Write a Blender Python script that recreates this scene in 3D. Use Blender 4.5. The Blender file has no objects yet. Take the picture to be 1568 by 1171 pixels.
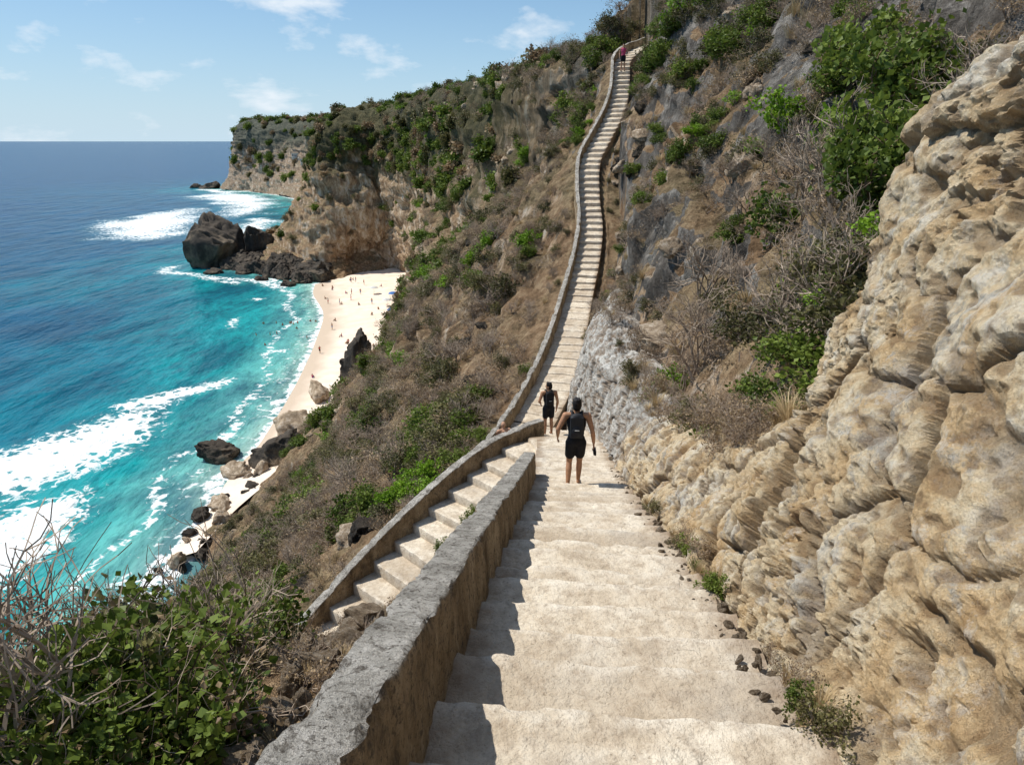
import bpy, math, random, bmesh
import numpy as np
from mathutils import Vector, Matrix

random.seed(7); np.random.seed(7)
SEA=-45.0
SUN=Vector((-0.50,0.18,0.84)).normalized()
scene=bpy.context.scene
COL=scene.collection

# ------------------------------------------------------------------ noise
_r=np.random.RandomState(3)
PERM=_r.permutation(256); PERM=np.concatenate([PERM,PERM,PERM])
GR=_r.normal(size=(256,3)); GR/=np.linalg.norm(GR,axis=1)[:,None]
RND=_r.rand(256,8)
def perlin(p):
    p=np.asarray(p,float); pi=np.floor(p).astype(int); pf=p-pi; pi&=255
    u=pf*pf*pf*(pf*(pf*6-15)+10)
    out=0
    for dx in (0,1):
        wx=u[:,0] if dx else 1-u[:,0]
        hx=PERM[(pi[:,0]+dx)&255]
        for dy in (0,1):
            wy=u[:,1] if dy else 1-u[:,1]
            hy=PERM[hx+((pi[:,1]+dy)&255)]
            for dz in (0,1):
                wz=u[:,2] if dz else 1-u[:,2]
                h=PERM[hy+((pi[:,2]+dz)&255)]
                g=GR[h]
                d=g[:,0]*(pf[:,0]-dx)+g[:,1]*(pf[:,1]-dy)+g[:,2]*(pf[:,2]-dz)
                out=out+d*wx*wy*wz
    return out*1.6
def fbm(p,o=4,ridged=False,lac=2.07,gain=0.5):
    p=np.asarray(p,float); a=1.0; s=0; t=0
    for i in range(o):
        n=perlin(p+17.3*i)
        if ridged: n=1-2*np.abs(n)
        s=s+a*n; t+=a; a*=gain; p=p*lac
    return s/t
def blocks(p,tilt=0.6):
    p=np.asarray(p,np.float32); pi=np.floor(p).astype(int)
    n=len(p); f1=np.full(n,9.,np.float32); f2=np.full(n,9.,np.float32); hh=np.zeros(n,int); vx=np.zeros((n,3),np.float32)
    for dx in (-1,0,1):
        for dy in (-1,0,1):
            for dz in (-1,0,1):
                c=pi+np.array([dx,dy,dz]); h=PERM[PERM[PERM[c[:,0]&255]+(c[:,1]&255)]+(c[:,2]&255)]
                v=p-(c+RND[h,:3]).astype(np.float32); d=np.einsum('ij,ij->i',v,v)
                m=d<f1
                f2=np.where(m,f1,np.minimum(f2,d)); f1=np.where(m,d,f1); hh=np.where(m,h,hh); vx[m]=v[m]
    g=(RND[hh,3:6]-0.5)*2*tilt
    return (RND[hh,6]-0.5)+np.einsum('ij,ij->i',g,vx), np.sqrt(f2)-np.sqrt(f1), RND[hh,7]

# ------------------------------------------------------------------ mesh helpers
def obj_from(name,V,F,mats=(),smooth=True,parent=None,mi=None,link=True):
    me=bpy.data.meshes.new(name)
    me.from_pydata(V.tolist() if isinstance(V,np.ndarray) else V,[],F.tolist() if isinstance(F,np.ndarray) else F)
    for m in mats: me.materials.append(m)
    if smooth: me.polygons.foreach_set('use_smooth',[True]*len(me.polygons))
    if mi is not None: me.polygons.foreach_set('material_index',list(mi))
    me.update()
    if not link: return me
    o=bpy.data.objects.new(name,me); COL.objects.link(o)
    if parent: o.parent=parent
    return o
def setattr_f(me,name,v):
    at=me.attributes.new(name,'FLOAT','POINT'); at.data.foreach_set('value',np.asarray(v,float).ravel())
def grid_faces(R,C,off=0,flip=False):
    i=np.arange(R-1)[:,None]*C+np.arange(C-1)[None,:]
    i=i.ravel()+off
    F=np.stack([i,i+1,i+C+1,i+C],1)
    if flip: F=F[:,::-1]
    return F
def empty(name):
    e=bpy.data.objects.new(name,None); COL.objects.link(e); return e
def inst(me,name,parent,loc,rot=(0,0,0),sc=1.0):
    o=bpy.data.objects.new(name,me); COL.objects.link(o)
    o.location=loc; o.rotation_euler=rot
    o.scale=(sc,sc,sc) if not hasattr(sc,'__len__') else sc
    if parent: o.parent=parent
    return o
def catmull(P,ts):
    P=np.asarray(P,float); n=len(P); ts=np.clip(ts,0,n-1-1e-9)
    i=np.floor(ts).astype(int); f=(ts-i)
    f=f.reshape((-1,)+(1,)*(P.ndim-1))
    p0=P[np.maximum(i-1,0)];p1=P[i];p2=P[i+1];p3=P[np.minimum(i+2,n-1)]
    return p1+0.5*(p2-p0)*f+(p0-2.5*p1+2*p2-0.5*p3)*f*f+(-0.5*p0+1.5*p1-1.5*p2+0.5*p3)*f*f*f
def grid_normals(P):
    du=np.gradient(P,axis=0); dv=np.gradient(P,axis=1)
    n=np.cross(du,dv); n/=np.linalg.norm(n,axis=2)[:,:,None]+1e-9
    return n

# ------------------------------------------------------------------ material helpers
class NT:
    def __init__(s,name):
        s.m=bpy.data.materials.new(name); s.m.use_nodes=True
        s.t=s.m.node_tree; s.b=s.t.nodes['Principled BSDF']; s.b.inputs['Roughness'].default_value=0.9
        s.b.inputs['Specular IOR Level'].default_value=0.2
        s.tc=s.t.nodes.new('ShaderNodeTexCoord'); s.co=s.tc.outputs['Object']
    def n(s,t,**k):
        x=s.t.nodes.new(t)
        for a,b in k.items(): setattr(x,a,b)
        return x
    def l(s,a,b): s.t.links.new(a,b)
    def mapped(s,sc):
        m=s.n('ShaderNodeMapping'); m.inputs['Scale'].default_value=sc; s.l(s.co,m.inputs[0]); return m.outputs[0]
    def noise(s,scale,detail=5,rough=0.6,co=None,dist=0.0):
        x=s.n('ShaderNodeTexNoise'); x.inputs['Scale'].default_value=scale; x.inputs['Detail'].default_value=detail
        x.inputs['Roughness'].default_value=rough; x.inputs['Distortion'].default_value=dist
        s.l(co or s.co,x.inputs['Vector']); return x.outputs['Fac']
    def attr(s,name):
        a=s.n('ShaderNodeAttribute'); a.attribute_name=name; return a.outputs['Fac']
    def ramp(s,fac,stops):
        r=s.n('ShaderNodeValToRGB'); e=r.color_ramp.elements
        while len(e)<len(stops): e.new(0.5)
        for k,(p,c) in zip(e,stops):
            k.position=p; k.color=(c,c,c,1) if not hasattr(c,'__len__') else (*c,1)
        s.l(fac,r.inputs[0]); return r.outputs[0]
    def mix(s,f,a,b,mode='MIX'):
        x=s.n('ShaderNodeMix',data_type='RGBA',blend_type=mode)
        for v,i in ((f,0),(a,6),(b,7)):
            if isinstance(v,bpy.types.NodeSocket): s.l(v,x.inputs[i])
            elif hasattr(v,'__len__'): x.inputs[i].default_value=(*v,1)
            else: x.inputs[i].default_value=v
        return x.outputs[2]
    def math(s,op,a,b=None,clamp=False):
        x=s.n('ShaderNodeMath',operation=op,use_clamp=clamp)
        for v,i in ((a,0),(b,1)):
            if v is None: continue
            if isinstance(v,bpy.types.NodeSocket): s.l(v,x.inputs[i])
            else: x.inputs[i].default_value=v
        return x.outputs[0]
    def bump(s,h,strength=0.5,dist=0.05,prev=None):
        x=s.n('ShaderNodeBump'); x.inputs['Strength'].default_value=strength; x.inputs['Distance'].default_value=dist
        s.l(h,x.inputs['Height'])
        if prev: s.l(prev,x.inputs['Normal'])
        return x.outputs[0]
    def col(s,c): 
        if isinstance(c,bpy.types.NodeSocket): s.l(c,s.b.inputs['Base Color'])
        else: s.b.inputs['Base Color'].default_value=(*c,1)
    def nrm(s,x): s.l(x,s.b.inputs['Normal'])
    def up(s):
        g=s.n('ShaderNodeNewGeometry'); x=s.n('ShaderNodeSeparateXYZ'); s.l(g.outputs['Normal'],x.inputs[0]); return x.outputs[2]
    def posy(s):
        x=s.n('ShaderNodeSeparateXYZ'); s.l(s.co,x.inputs[0]); return x.outputs

# concrete steps
m=NT('weathered_concrete_steps')
c=m.ramp(m.noise(1.8,7,0.72),[(0.32,(0.36,0.285,0.205)),(0.46,(0.60,0.505,0.385)),(0.62,(0.77,0.69,0.565))])
c=m.mix(m.ramp(m.attr('tone'),[(0.0,0.55),(0.6,0.0)]),c,(0.44,0.355,0.26))
c=m.mix(m.math('MULTIPLY',m.attr('nose'),m.ramp(m.noise(5,5,0.7),[(0.4,0.0),(0.6,0.7)])),c,(0.80,0.73,0.62))
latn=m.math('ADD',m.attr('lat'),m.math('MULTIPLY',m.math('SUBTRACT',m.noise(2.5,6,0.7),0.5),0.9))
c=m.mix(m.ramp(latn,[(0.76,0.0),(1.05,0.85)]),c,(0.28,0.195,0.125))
c=m.mix(m.ramp(m.noise(9,6,0.78),[(0.48,0.0),(0.63,0.6)]),c,(0.35,0.27,0.195))
c=m.mix(m.ramp(m.noise(45,3,0.6),[(0.60,0.0),(0.70,0.55)]),c,(0.20,0.15,0.10))
c=m.mix(m.ramp(m.noise(0.8,5,0.7),[(0.52,0.0),(0.66,0.35)]),c,(0.42,0.39,0.35))
cr=m.n('ShaderNodeTexVoronoi',feature='DISTANCE_TO_EDGE'); cr.inputs['Scale'].default_value=1.7
wv=m.n('ShaderNodeVectorMath',operation='ADD'); nn=m.n('ShaderNodeTexNoise'); nn.inputs['Scale'].default_value=3; nn.inputs['Detail'].default_value=4; m.l(m.co,nn.inputs['Vector'])
sc_=m.n('ShaderNodeVectorMath',operation='SCALE'); sc_.inputs['Scale'].default_value=0.5; m.l(nn.outputs['Color'],sc_.inputs[0]); m.l(m.co,wv.inputs[0]); m.l(sc_.outputs[0],wv.inputs[1]); m.l(wv.outputs[0],cr.inputs['Vector'])
crk=m.math('MULTIPLY',m.ramp(cr.outputs['Distance'],[(0.0,1.0),(0.012,0.0)]),m.ramp(m.noise(0.9,3),[(0.53,0.0),(0.63,0.6)]))
c=m.mix(crk,c,(0.12,0.085,0.055))
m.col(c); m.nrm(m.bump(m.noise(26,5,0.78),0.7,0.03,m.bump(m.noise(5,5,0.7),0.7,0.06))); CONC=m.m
# concrete wall
m=NT('weathered_shaded_concrete_wall')
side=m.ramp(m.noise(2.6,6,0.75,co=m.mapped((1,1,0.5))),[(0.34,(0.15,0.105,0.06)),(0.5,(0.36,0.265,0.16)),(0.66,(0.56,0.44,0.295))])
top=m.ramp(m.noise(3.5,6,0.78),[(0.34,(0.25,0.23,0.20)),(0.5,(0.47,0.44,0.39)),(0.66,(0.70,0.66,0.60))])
c=m.mix(m.ramp(m.up(),[(0.35,0.0),(0.75,1.0)]),side,top)  # sides darker brown than the grey top: shade painted into the colour
c=m.mix(m.ramp(m.noise(11,6,0.8),[(0.53,0.0),(0.62,0.8)]),c,(0.11,0.09,0.07))
c=m.mix(m.ramp(m.noise(40,3,0.6),[(0.56,0.0),(0.66,0.7)]),c,(0.08,0.065,0.05))
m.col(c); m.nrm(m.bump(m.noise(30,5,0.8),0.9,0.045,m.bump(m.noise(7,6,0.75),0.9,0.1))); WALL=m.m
# limestone
m=NT('tan_limestone')
c=m.ramp(m.noise(1.5,7,0.75,dist=0.3),[(0.33,(0.54,0.345,0.165)),(0.43,(0.76,0.55,0.31)),(0.53,(0.86,0.71,0.48)),(0.65,(0.88,0.82,0.70))])
c=m.mix(m.ramp(m.noise(9,6,0.8),[(0.51,0.0),(0.67,0.6)]),c,(0.46,0.31,0.175))
c=m.mix(m.ramp(m.noise(3.2,6,0.8),[(0.54,0.0),(0.64,0.6)]),c,(0.88,0.83,0.74))
grey=m.ramp(m.noise(2.8,7,0.8),[(0.34,(0.17,0.165,0.155)),(0.47,(0.46,0.445,0.415)),(0.60,(0.80,0.78,0.73))])
xyz=m.posy()
yy=m.math('ADD',m.math('MULTIPLY',xyz[1],0.10),m.math('MULTIPLY',m.noise(0.8,5),1.5))
c=m.mix(m.ramp(m.math('MULTIPLY',yy,0.4),[(0.76,0.0),(0.86,0.92)]),c,grey)
c=m.mix(m.ramp(m.noise(0.7,7,0.8,dist=0.4),[(0.56,0.0),(0.62,0.75)]),c,grey)
c=m.mix(m.ramp(m.attr('pit'),[(0.10,0.0),(0.55,0.62)]),c,(0.26,0.165,0.09))
m.col(c)
m.nrm(m.bump(m.noise(38,5,0.8),0.9,0.035,m.bump(m.noise(11,6,0.8),0.9,0.11)))
LIME=m.m
# hillside
m=NT('hillside_earth_and_rock')
soil=m.ramp(m.noise(0.9,7,0.78),[(0.34,(0.14,0.088,0.048)),(0.5,(0.34,0.22,0.125)),(0.65,(0.58,0.43,0.27))])
dry=m.ramp(m.noise(1.8,7,0.8),[(0.42,(0.13,0.11,0.06)),(0.6,(0.40,0.31,0.18))])
soil=m.mix(m.ramp(m.noise(0.22,5),[(0.42,0.0),(0.6,0.8)]),soil,dry)
rock=m.ramp(m.noise(0.45,8,0.78,co=m.mapped((1,1,0.4)),dist=0.5),[(0.34,(0.08,0.058,0.04)),(0.43,(0.30,0.19,0.11)),(0.53,(0.56,0.40,0.255)),(0.64,(0.80,0.71,0.59))])
xyz=m.posy()
nearf=m.ramp(m.math('MULTIPLY',xyz[1],0.01),[(0.50,0.0),(0.9,1.0)])
steep=m.math('ADD',m.up(),m.math('MULTIPLY',m.math('SUBTRACT',m.noise(0.6,6,0.7),0.5),0.9))
c=m.mix(m.ramp(steep,[(0.42,1.0),(0.58,0.0)]),soil,rock)
g=m.ramp(m.noise(0.8,8,0.78,co=m.mapped((1,1,0.5))),[(0.35,(0.045,0.044,0.042)),(0.5,(0.17,0.163,0.152)),(0.64,(0.50,0.475,0.435))])
gx=m.math('SUBTRACT',m.math('ADD',m.math('MULTIPLY',xyz[0],0.09),m.math('MULTIPLY',m.noise(0.25,5),1.9)),m.math('MULTIPLY',m.up(),1.1))
near2=m.ramp(m.math('MULTIPLY',xyz[1],0.01),[(0.55,1.0),(0.75,0.0)])
c=m.mix(m.math('MULTIPLY',m.ramp(gx,[(0.96,0.0),(1.14,0.9)]),near2),c,g)
vz=m.math('ADD',m.math('MULTIPLY',xyz[2],0.018),m.noise(0.10,7,0.75,co=m.mapped((1,1,0.45))))
vg=m.ramp(vz,[(0.28,0.0),(0.46,0.92)])
c=m.mix(m.math('MULTIPLY',vg,nearf),c,m.ramp(m.noise(0.5,6,0.8),[(0.4,(0.028,0.038,0.013)),(0.62,(0.14,0.125,0.06))]))
c=m.mix(m.ramp(m.math('MULTIPLY',xyz[1],0.001),[(0.35,0.0),(0.70,0.22)]),c,(0.10,0.16,0.22))  # bluish distance haze painted into the colour of the far coast
m.col(c)
m.nrm(m.bump(m.noise(7,5,0.8),0.9,0.18,m.bump(m.noise(0.9,7,0.8),1.0,1.0)))
HILL=m.m
m=NT('dark_sea_rock')
c=m.ramp(m.noise(0.5,8,0.78),[(0.34,(0.015,0.014,0.014)),(0.5,(0.055,0.049,0.042)),(0.68,(0.25,0.195,0.135))])
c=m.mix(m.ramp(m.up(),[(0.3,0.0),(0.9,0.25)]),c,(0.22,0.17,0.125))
m.col(c); m.nrm(m.bump(m.noise(1.6,7,0.8),1.0,0.9)); SROCK=m.m
m=NT('pale_boulder')
c=m.ramp(m.noise(2.0,8,0.78),[(0.34,(0.14,0.10,0.065)),(0.5,(0.38,0.29,0.20)),(0.64,(0.66,0.57,0.46))])
m.col(c); m.nrm(m.bump(m.noise(8,6,0.8),1.0,0.1)); PROCK=m.m
m=NT('pale_sand')
c=m.ramp(m.noise(0.3,6),[(0.35,(0.74,0.60,0.475)),(0.65,(0.84,0.72,0.60))])
w=m.math('ADD',m.attr('across'),m.math('MULTIPLY',m.math('SUBTRACT',m.noise(0.12,4),0.5),0.3))
c=m.mix(m.ramp(w,[(0.05,1.0),(0.22,0.0)]),c,(0.56,0.45,0.345))
c=m.mix(m.ramp(m.noise(1.2,6,0.8),[(0.58,0.0),(0.72,0.3)]),c,(0.5,0.4,0.3))
m.col(c); m.nrm(m.bump(m.noise(1.5,6,0.7),0.5,0.15)); SAND=m.m
# sea
m=NT('sea_water')
shr=m.attr('shore'); foa=m.attr('foam')
n1=m.math('SUBTRACT',m.noise(0.018,5,0.6,dist=0.8),0.5)
dd=m.math('ADD',shr,m.math('MULTIPLY',n1,m.math('MULTIPLY',shr,1.5)))
c=m.ramp(m.math('MULTIPLY',dd,1/220.0),[(0.0,(0.45,0.60,0.50)),(0.025,(0.17,0.50,0.45)),(0.075,(0.010,0.32,0.33)),(0.18,(0.002,0.175,0.235)),(0.34,(0.001,0.088,0.175)),(1.0,(0.001,0.052,0.148))])
st=m.noise(0.07,7,0.70,co=m.mapped((1.0,0.45,1)),dist=0.5)
c=m.mix(m.ramp(st,[(0.38,0.72),(0.60,0.0)]),c,(0.001,0.034,0.078))
st2=m.noise(0.35,5,0.7,co=m.mapped((1.0,0.4,1)),dist=0.4)
c=m.mix(m.ramp(st2,[(0.36,0.5),(0.52,0.0)]),c,(0.001,0.045,0.09))
fn=m.noise(0.28,8,0.75,dist=1.8)
vo=m.n('ShaderNodeTexVoronoi',feature='DISTANCE_TO_EDGE'); vo.inputs['Scale'].default_value=0.45
wv=m.n('ShaderNodeVectorMath',operation='ADD'); nn=m.n('ShaderNodeTexNoise'); nn.inputs['Scale'].default_value=0.3; nn.inputs['Detail'].default_value=5; m.l(m.co,nn.inputs['Vector'])
sc_=m.n('ShaderNodeVectorMath',operation='SCALE'); sc_.inputs['Scale'].default_value=5; m.l(nn.outputs['Color'],sc_.inputs[0]); m.l(m.co,wv.inputs[0]); m.l(sc_.outputs[0],wv.inputs[1]); m.l(wv.outputs[0],vo.inputs['Vector'])
lace=m.math('MULTIPLY',m.math('SUBTRACT',0.16,vo.outputs['Distance']),1.8)
fm=m.math('ADD',m.math('MULTIPLY',foa,1.16),m.math('ADD',m.math('MULTIPLY',m.math('SUBTRACT',fn,0.5),2.3),lace))
ff=m.math('MULTIPLY',m.ramp(fm,[(0.54,0.0),(0.82,1.0)]),m.ramp(foa,[(0.02,0.0),(0.2,1.0)]))
c=m.mix(m.math('MULTIPLY',foa,0.5,True),c,(0.10,0.36,0.37))
c=m.mix(ff,c,(0.82,0.84,0.84)); m.col(c)
m.l(m.ramp(ff,[(0,0.22),(1,0.9)]),m.b.inputs['Roughness'])
m.b.inputs['IOR'].default_value=1.33; m.b.inputs['Specular IOR Level'].default_value=0.10
m.nrm(m.bump(m.noise(0.8,5,0.65,co=m.mapped((1.0,0.55,1))),0.8,0.35,m.bump(m.noise(0.09,5,0.6,co=m.mapped((1.0,0.4,1))),1.0,3.0)))
WATER=m.m
# plants
def leafmat(name,c1,c2,trans=0.3):
    m=NT(name)
    g=m.n('ShaderNodeNewGeometry'); oi=m.n('ShaderNodeObjectInfo')
    f=m.math('ADD',m.math('MULTIPLY',g.outputs['Random Per Island'],0.5),m.math('MULTIPLY',oi.outputs['Random'],0.5))
    c=m.ramp(f,[(0.1,c1),(0.9,c2)]); m.col(c); m.b.inputs['Roughness'].default_value=0.5
    tr=m.n('ShaderNodeBsdfTranslucent'); m.l(c,tr.inputs[0])
    mx=m.n('ShaderNodeMixShader'); mx.inputs[0].default_value=trans
    m.l(m.b.outputs[0],mx.inputs[1]); m.l(tr.outputs[0],mx.inputs[2])
    m.l(mx.outputs[0],m.t.nodes['Material Output'].inputs[0]); return m.m
LG=leafmat('green_leaf',(0.05,0.085,0.012),(0.20,0.26,0.045))
LB=leafmat('bright_green_leaf',(0.10,0.20,0.012),(0.25,0.40,0.03))
LO=leafmat('olive_leaf',(0.055,0.058,0.022),(0.20,0.18,0.07))
LD=leafmat('dry_leaf',(0.16,0.105,0.06),(0.44,0.32,0.185),0.2)
LGR=leafmat('dry_grass_blade',(0.30,0.205,0.095),(0.60,0.47,0.28),0.25)
m=NT('grey_twig'); m.col(m.ramp(m.noise(6,3),[(0.35,(0.18,0.13,0.095)),(0.65,(0.47,0.38,0.295))])); TW=m.m
m=NT('brown_bark'); m.col(m.ramp(m.noise(6,3),[(0.35,(0.09,0.06,0.04)),(0.65,(0.25,0.175,0.115))])); BK=m.m
def plain(name,c,r=0.8):
    m=NT(name); m.col(m.ramp(m.noise(12,4),[(0.3,tuple(x*0.8 for x in c)),(0.7,tuple(min(1,x*1.15) for x in c))])); m.b.inputs['Roughness'].default_value=r; return m.m

# ------------------------------------------------------------------ paths
MAIN=np.array([(-0.25,-6,0.61,1.8),(0.28,0,-1.70,1.8),(0.52,2.65,-2.72,1.8),(0.72,5,-3.62,1.78),(0.97,8,-4.78,1.72),(1.25,11.5,-6.13,1.68),(1.42,14,-6.95,1.7),(1.58,16.5,-7.70,1.7),(1.55,18.9,-8.42,1.6),(1.15,20.6,-9.2,1.5),(0.80,22.3,-9.78,1.5),(0.76,23.2,-9.8,1.5)])
FLIGHT=np.array([(1.3,17.1,-7.95,1.5),(0.45,16.85,-8.08,1.5),(-0.3,16.3,-8.35,1.45),(-1.2,15.4,-8.80,1.4),(-2.1,14.4,-9.30,1.35),(-3.1,13.4,-9.95,1.35),(-4.0,12.4,-10.65,1.35),(-5.0,11.4,-11.3,1.35)])
FAR=np.array([(0.75,23.0,-9.8,1.5),(1.45,24.85,-9.24,1.5),(2.1,27,-8.6,1.42),(2.66,29.5,-7.85,1.3),(3.25,32.4,-7.0,1.22),(3.84,35,-5.84,1.18),(4.30,37.65,-4.5,1.15),(4.40,40.4,-3.0,1.15),(4.71,43.2,-1.3,1.15),(5.58,45.3,0.0,1.15),(6.57,47.6,1.4,1.15),(7.24,49.7,2.7,1.1),(7.63,51.9,4.1,1.1),(7.95,53.8,5.3,1.1),(9.0,55.6,6.2,1.2),(10.6,56.6,6.9,1.3)])
def dense(P,k=24):
    return catmull(P,np.linspace(0,len(P)-1,(len(P)-1)*k+1))
PD=[dense(MAIN),dense(FLIGHT),dense(FAR)]
PALL=np.concatenate(PD)
def path_dist(xy):
    d=np.full(len(xy),99.0); z=np.zeros(len(xy))
    for a in range(0,len(xy),4000):
        q=xy[a:a+4000]
        D=np.hypot(q[:,0][:,None]-PALL[None,:,0],q[:,1][:,None]-PALL[None,:,1])-PALL[None,:,3]/2
        j=D.argmin(1); d[a:a+4000]=D[np.arange(len(q)),j]; z[a:a+4000]=PALL[j,2]
    return d,z

def build_stairs(name,P,run,tilt=0.0,nw=44,sub=8):
    D=dense(P,60); seg=np.hypot(np.diff(D[:,0]),np.diff(D[:,1])); S=np.concatenate([[0],np.cumsum(seg)])
    L=S[-1]; n=int(L/run); run=L/n
    at=lambda s:np.array([np.interp(s,S,D[:,k]) for k in range(4)])
    rs=np.random.RandomState(int(n)); bnd=np.arange(n+1)*run; bnd[1:-1]+=rs.uniform(-0.05,0.05,n-1)
    rows=[];info=[]
    zs=[at((bnd[i]+bnd[i+1])/2)[2] for i in range(n)]
    for i in range(n):
        s0=bnd[i];s1=bnd[i+1];z=zs[i];tn=rs.rand();rn=s1-s0
        up=(i+1<n and zs[i+1]>z)
        upp=(i>0 and zs[i]>zs[i-1])
        ta=-tilt/2 if up or upp else 0; tb=-ta
        if upp:
            rows+=[(s0,z+ta-0.03,1,tn),(s0+0.007,z+ta-0.006,1,tn),(s0+0.03,z+ta,1,tn)]
        else: rows.append((s0+0.004,z+ta,0,tn))
        for k in range(1,sub): rows.append((s0+rn*k/sub,z+ta+(tb-ta)*k/sub,0.6 if (k>=sub-1 and not up) else 0,tn))
        if up or i==n-1: rows.append((s1-0.004,z+tb,0,tn))
        else: rows+=[(s1-0.022,z+tb,1,tn),(s1-0.006,z+tb-0.005,1,tn),(s1,z+tb-0.022,1,tn)]
        info.append((at(s0)[:2],at(s1)[:2],z))
    V=[]
    for s,z,nose,tn in rows:
        c=at(s); t=at(min(L,s+0.25))-at(max(0,s-0.25)); t=t[:2]/np.linalg.norm(t[:2]); nr=np.array([t[1],-t[0]])
        for k in range(-1,nw+2):
            f=min(max(k,0),nw)/nw; x=c[:2]+nr*(f-0.5)*(c[3]+0.12)
            zz=z if 0<=k<=nw else z-0.8
            V.append((x[0],x[1],zz,nose,t[0],t[1],tn,abs(f-0.5)*2))
    V=np.array(V); R=len(rows);C=nw+3
    p=V[:,:3].copy()
    n1=fbm(p*2.3,4); n2=fbm(p*np.array([4,4,0.5])+40,4); n3=fbm(p*np.array([1.1,1.1,3])+9,2)
    p[:,2]+=0.014*n1+0.020*n3
    nz_=(V[:,3]>0.9)
    chip=np.clip(n2-0.10,0,1)*nz_
    p[:,2]-=chip*0.08
    sg=0.04*n3+0.05*n2*nz_-0.14*chip
    p[:,0]+=V[:,4]*sg; p[:,1]+=V[:,5]*sg
    o=obj_from(name,p,grid_faces(R,C),[CONC])
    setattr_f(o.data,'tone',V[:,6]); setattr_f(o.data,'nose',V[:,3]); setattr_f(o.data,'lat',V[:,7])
    md=o.modifiers.new('sharp','EDGE_SPLIT'); md.split_angle=math.radians(40)
    return o,info
st_main,info_main=build_stairs('concrete_staircase',MAIN,0.53)
st_fl,_=build_stairs('concrete_staircase',FLIGHT,0.60,0.02,nw=20)
st_far,info_far=build_stairs('concrete_staircase',FAR,0.53,0.11,nw=14,sub=4)

def build_wall(name,P,h,th,foot=0.9,res=0.06,amp=0.02):
    D=dense(np.asarray(P,float),40); seg=np.hypot(np.diff(D[:,0]),np.diff(D[:,1])); S=np.concatenate([[0],np.cumsum(seg)])
    n=max(8,int(S[-1]/res)); ss=np.linspace(0,S[-1],n)
    X=np.stack([np.interp(ss,S,D[:,k]) for k in range(3)],1)
    T=np.gradient(X[:,:2],axis=0); T/=np.linalg.norm(T,axis=1)[:,None]; N=np.stack([T[:,1],-T[:,0]],1)
    prof=[]; m_=20
    for k in range(m_+1): prof.append((-th/2-0.05*(1-k/m_),-(h+foot)*(1-k/m_)-0.03*(k/m_)))
    prof+=[(-th/2+0.008,-0.010)]+[(x,0.0) for x in np.linspace(-th/2+0.022,th/2-0.022,11)]+[(th/2-0.008,-0.010)]
    for k in range(m_,-1,-1): prof.append((th/2+0.05*(1-k/m_),-(h+foot)*(1-k/m_)-0.03*(k/m_)))
    prof=np.array(prof); C=len(prof)
    V=np.zeros((n,C,3))
    V[:,:,0]=X[:,None,0]+N[:,None,0]*prof[None,:,0]
    V[:,:,1]=X[:,None,1]+N[:,None,1]*prof[None,:,0]
    V[:,:,2]=X[:,None,2]+prof[None,:,1]
    nr=grid_normals(V); f=V.reshape(-1,3)
    if nr[n//2,C//2,2]<0: nr=-nr
    br=np.clip(fbm(f*3.2+30,4)-0.10,0,1)
    edge=np.tile(np.exp(-((np.abs(prof[:,0])-th/2)**2+prof[:,1]**2)/0.004),n)
    d=amp*1.0*fbm(f*2.0,3)+amp*1.2*fbm(f*9,4,gain=0.6)-amp*3.6*br*(0.4+2.0*edge)
    V=V+nr*d.reshape(n,C,1)
    V[:,:,2]+=(0.03*perlin(np.stack([X[:,0]*0.9,X[:,1]*0.9,X[:,2]*0],1)))[:,None]
    F=grid_faces(n,C,flip=True).tolist()
    F.append(list(range(C))); F.append([ (n-1)*C+k for k in range(C)][::-1])
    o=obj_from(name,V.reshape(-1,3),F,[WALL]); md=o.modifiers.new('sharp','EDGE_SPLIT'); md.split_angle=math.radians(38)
    return o
def offset_path(P,side,off,dz,y0=None,y1=None):
    D=dense(P,10); T=np.gradient(D[:,:2],axis=0); T/=np.linalg.norm(T,axis=1)[:,None]; N=np.stack([T[:,1],-T[:,0]],1)
    X=D[:,:2]+N*side*(D[:,3:4]/2+off); out=np.column_stack([X,D[:,2]+dz])
    if y0 is not None: out=out[(D[:,1]>=y0)&(D[:,1]<=y1)]
    return out[::4] if len(out)>12 else out
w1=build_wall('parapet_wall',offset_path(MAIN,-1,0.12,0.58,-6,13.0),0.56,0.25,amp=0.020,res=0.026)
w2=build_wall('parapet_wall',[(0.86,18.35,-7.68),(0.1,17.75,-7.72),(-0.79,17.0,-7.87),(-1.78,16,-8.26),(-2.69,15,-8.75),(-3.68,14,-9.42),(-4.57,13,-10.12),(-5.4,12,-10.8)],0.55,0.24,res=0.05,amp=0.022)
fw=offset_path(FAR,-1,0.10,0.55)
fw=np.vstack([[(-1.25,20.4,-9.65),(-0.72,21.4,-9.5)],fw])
w3=build_wall('parapet_wall',fw,0.6,0.22,foot=1.6,res=0.10,amp=0.035)

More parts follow.
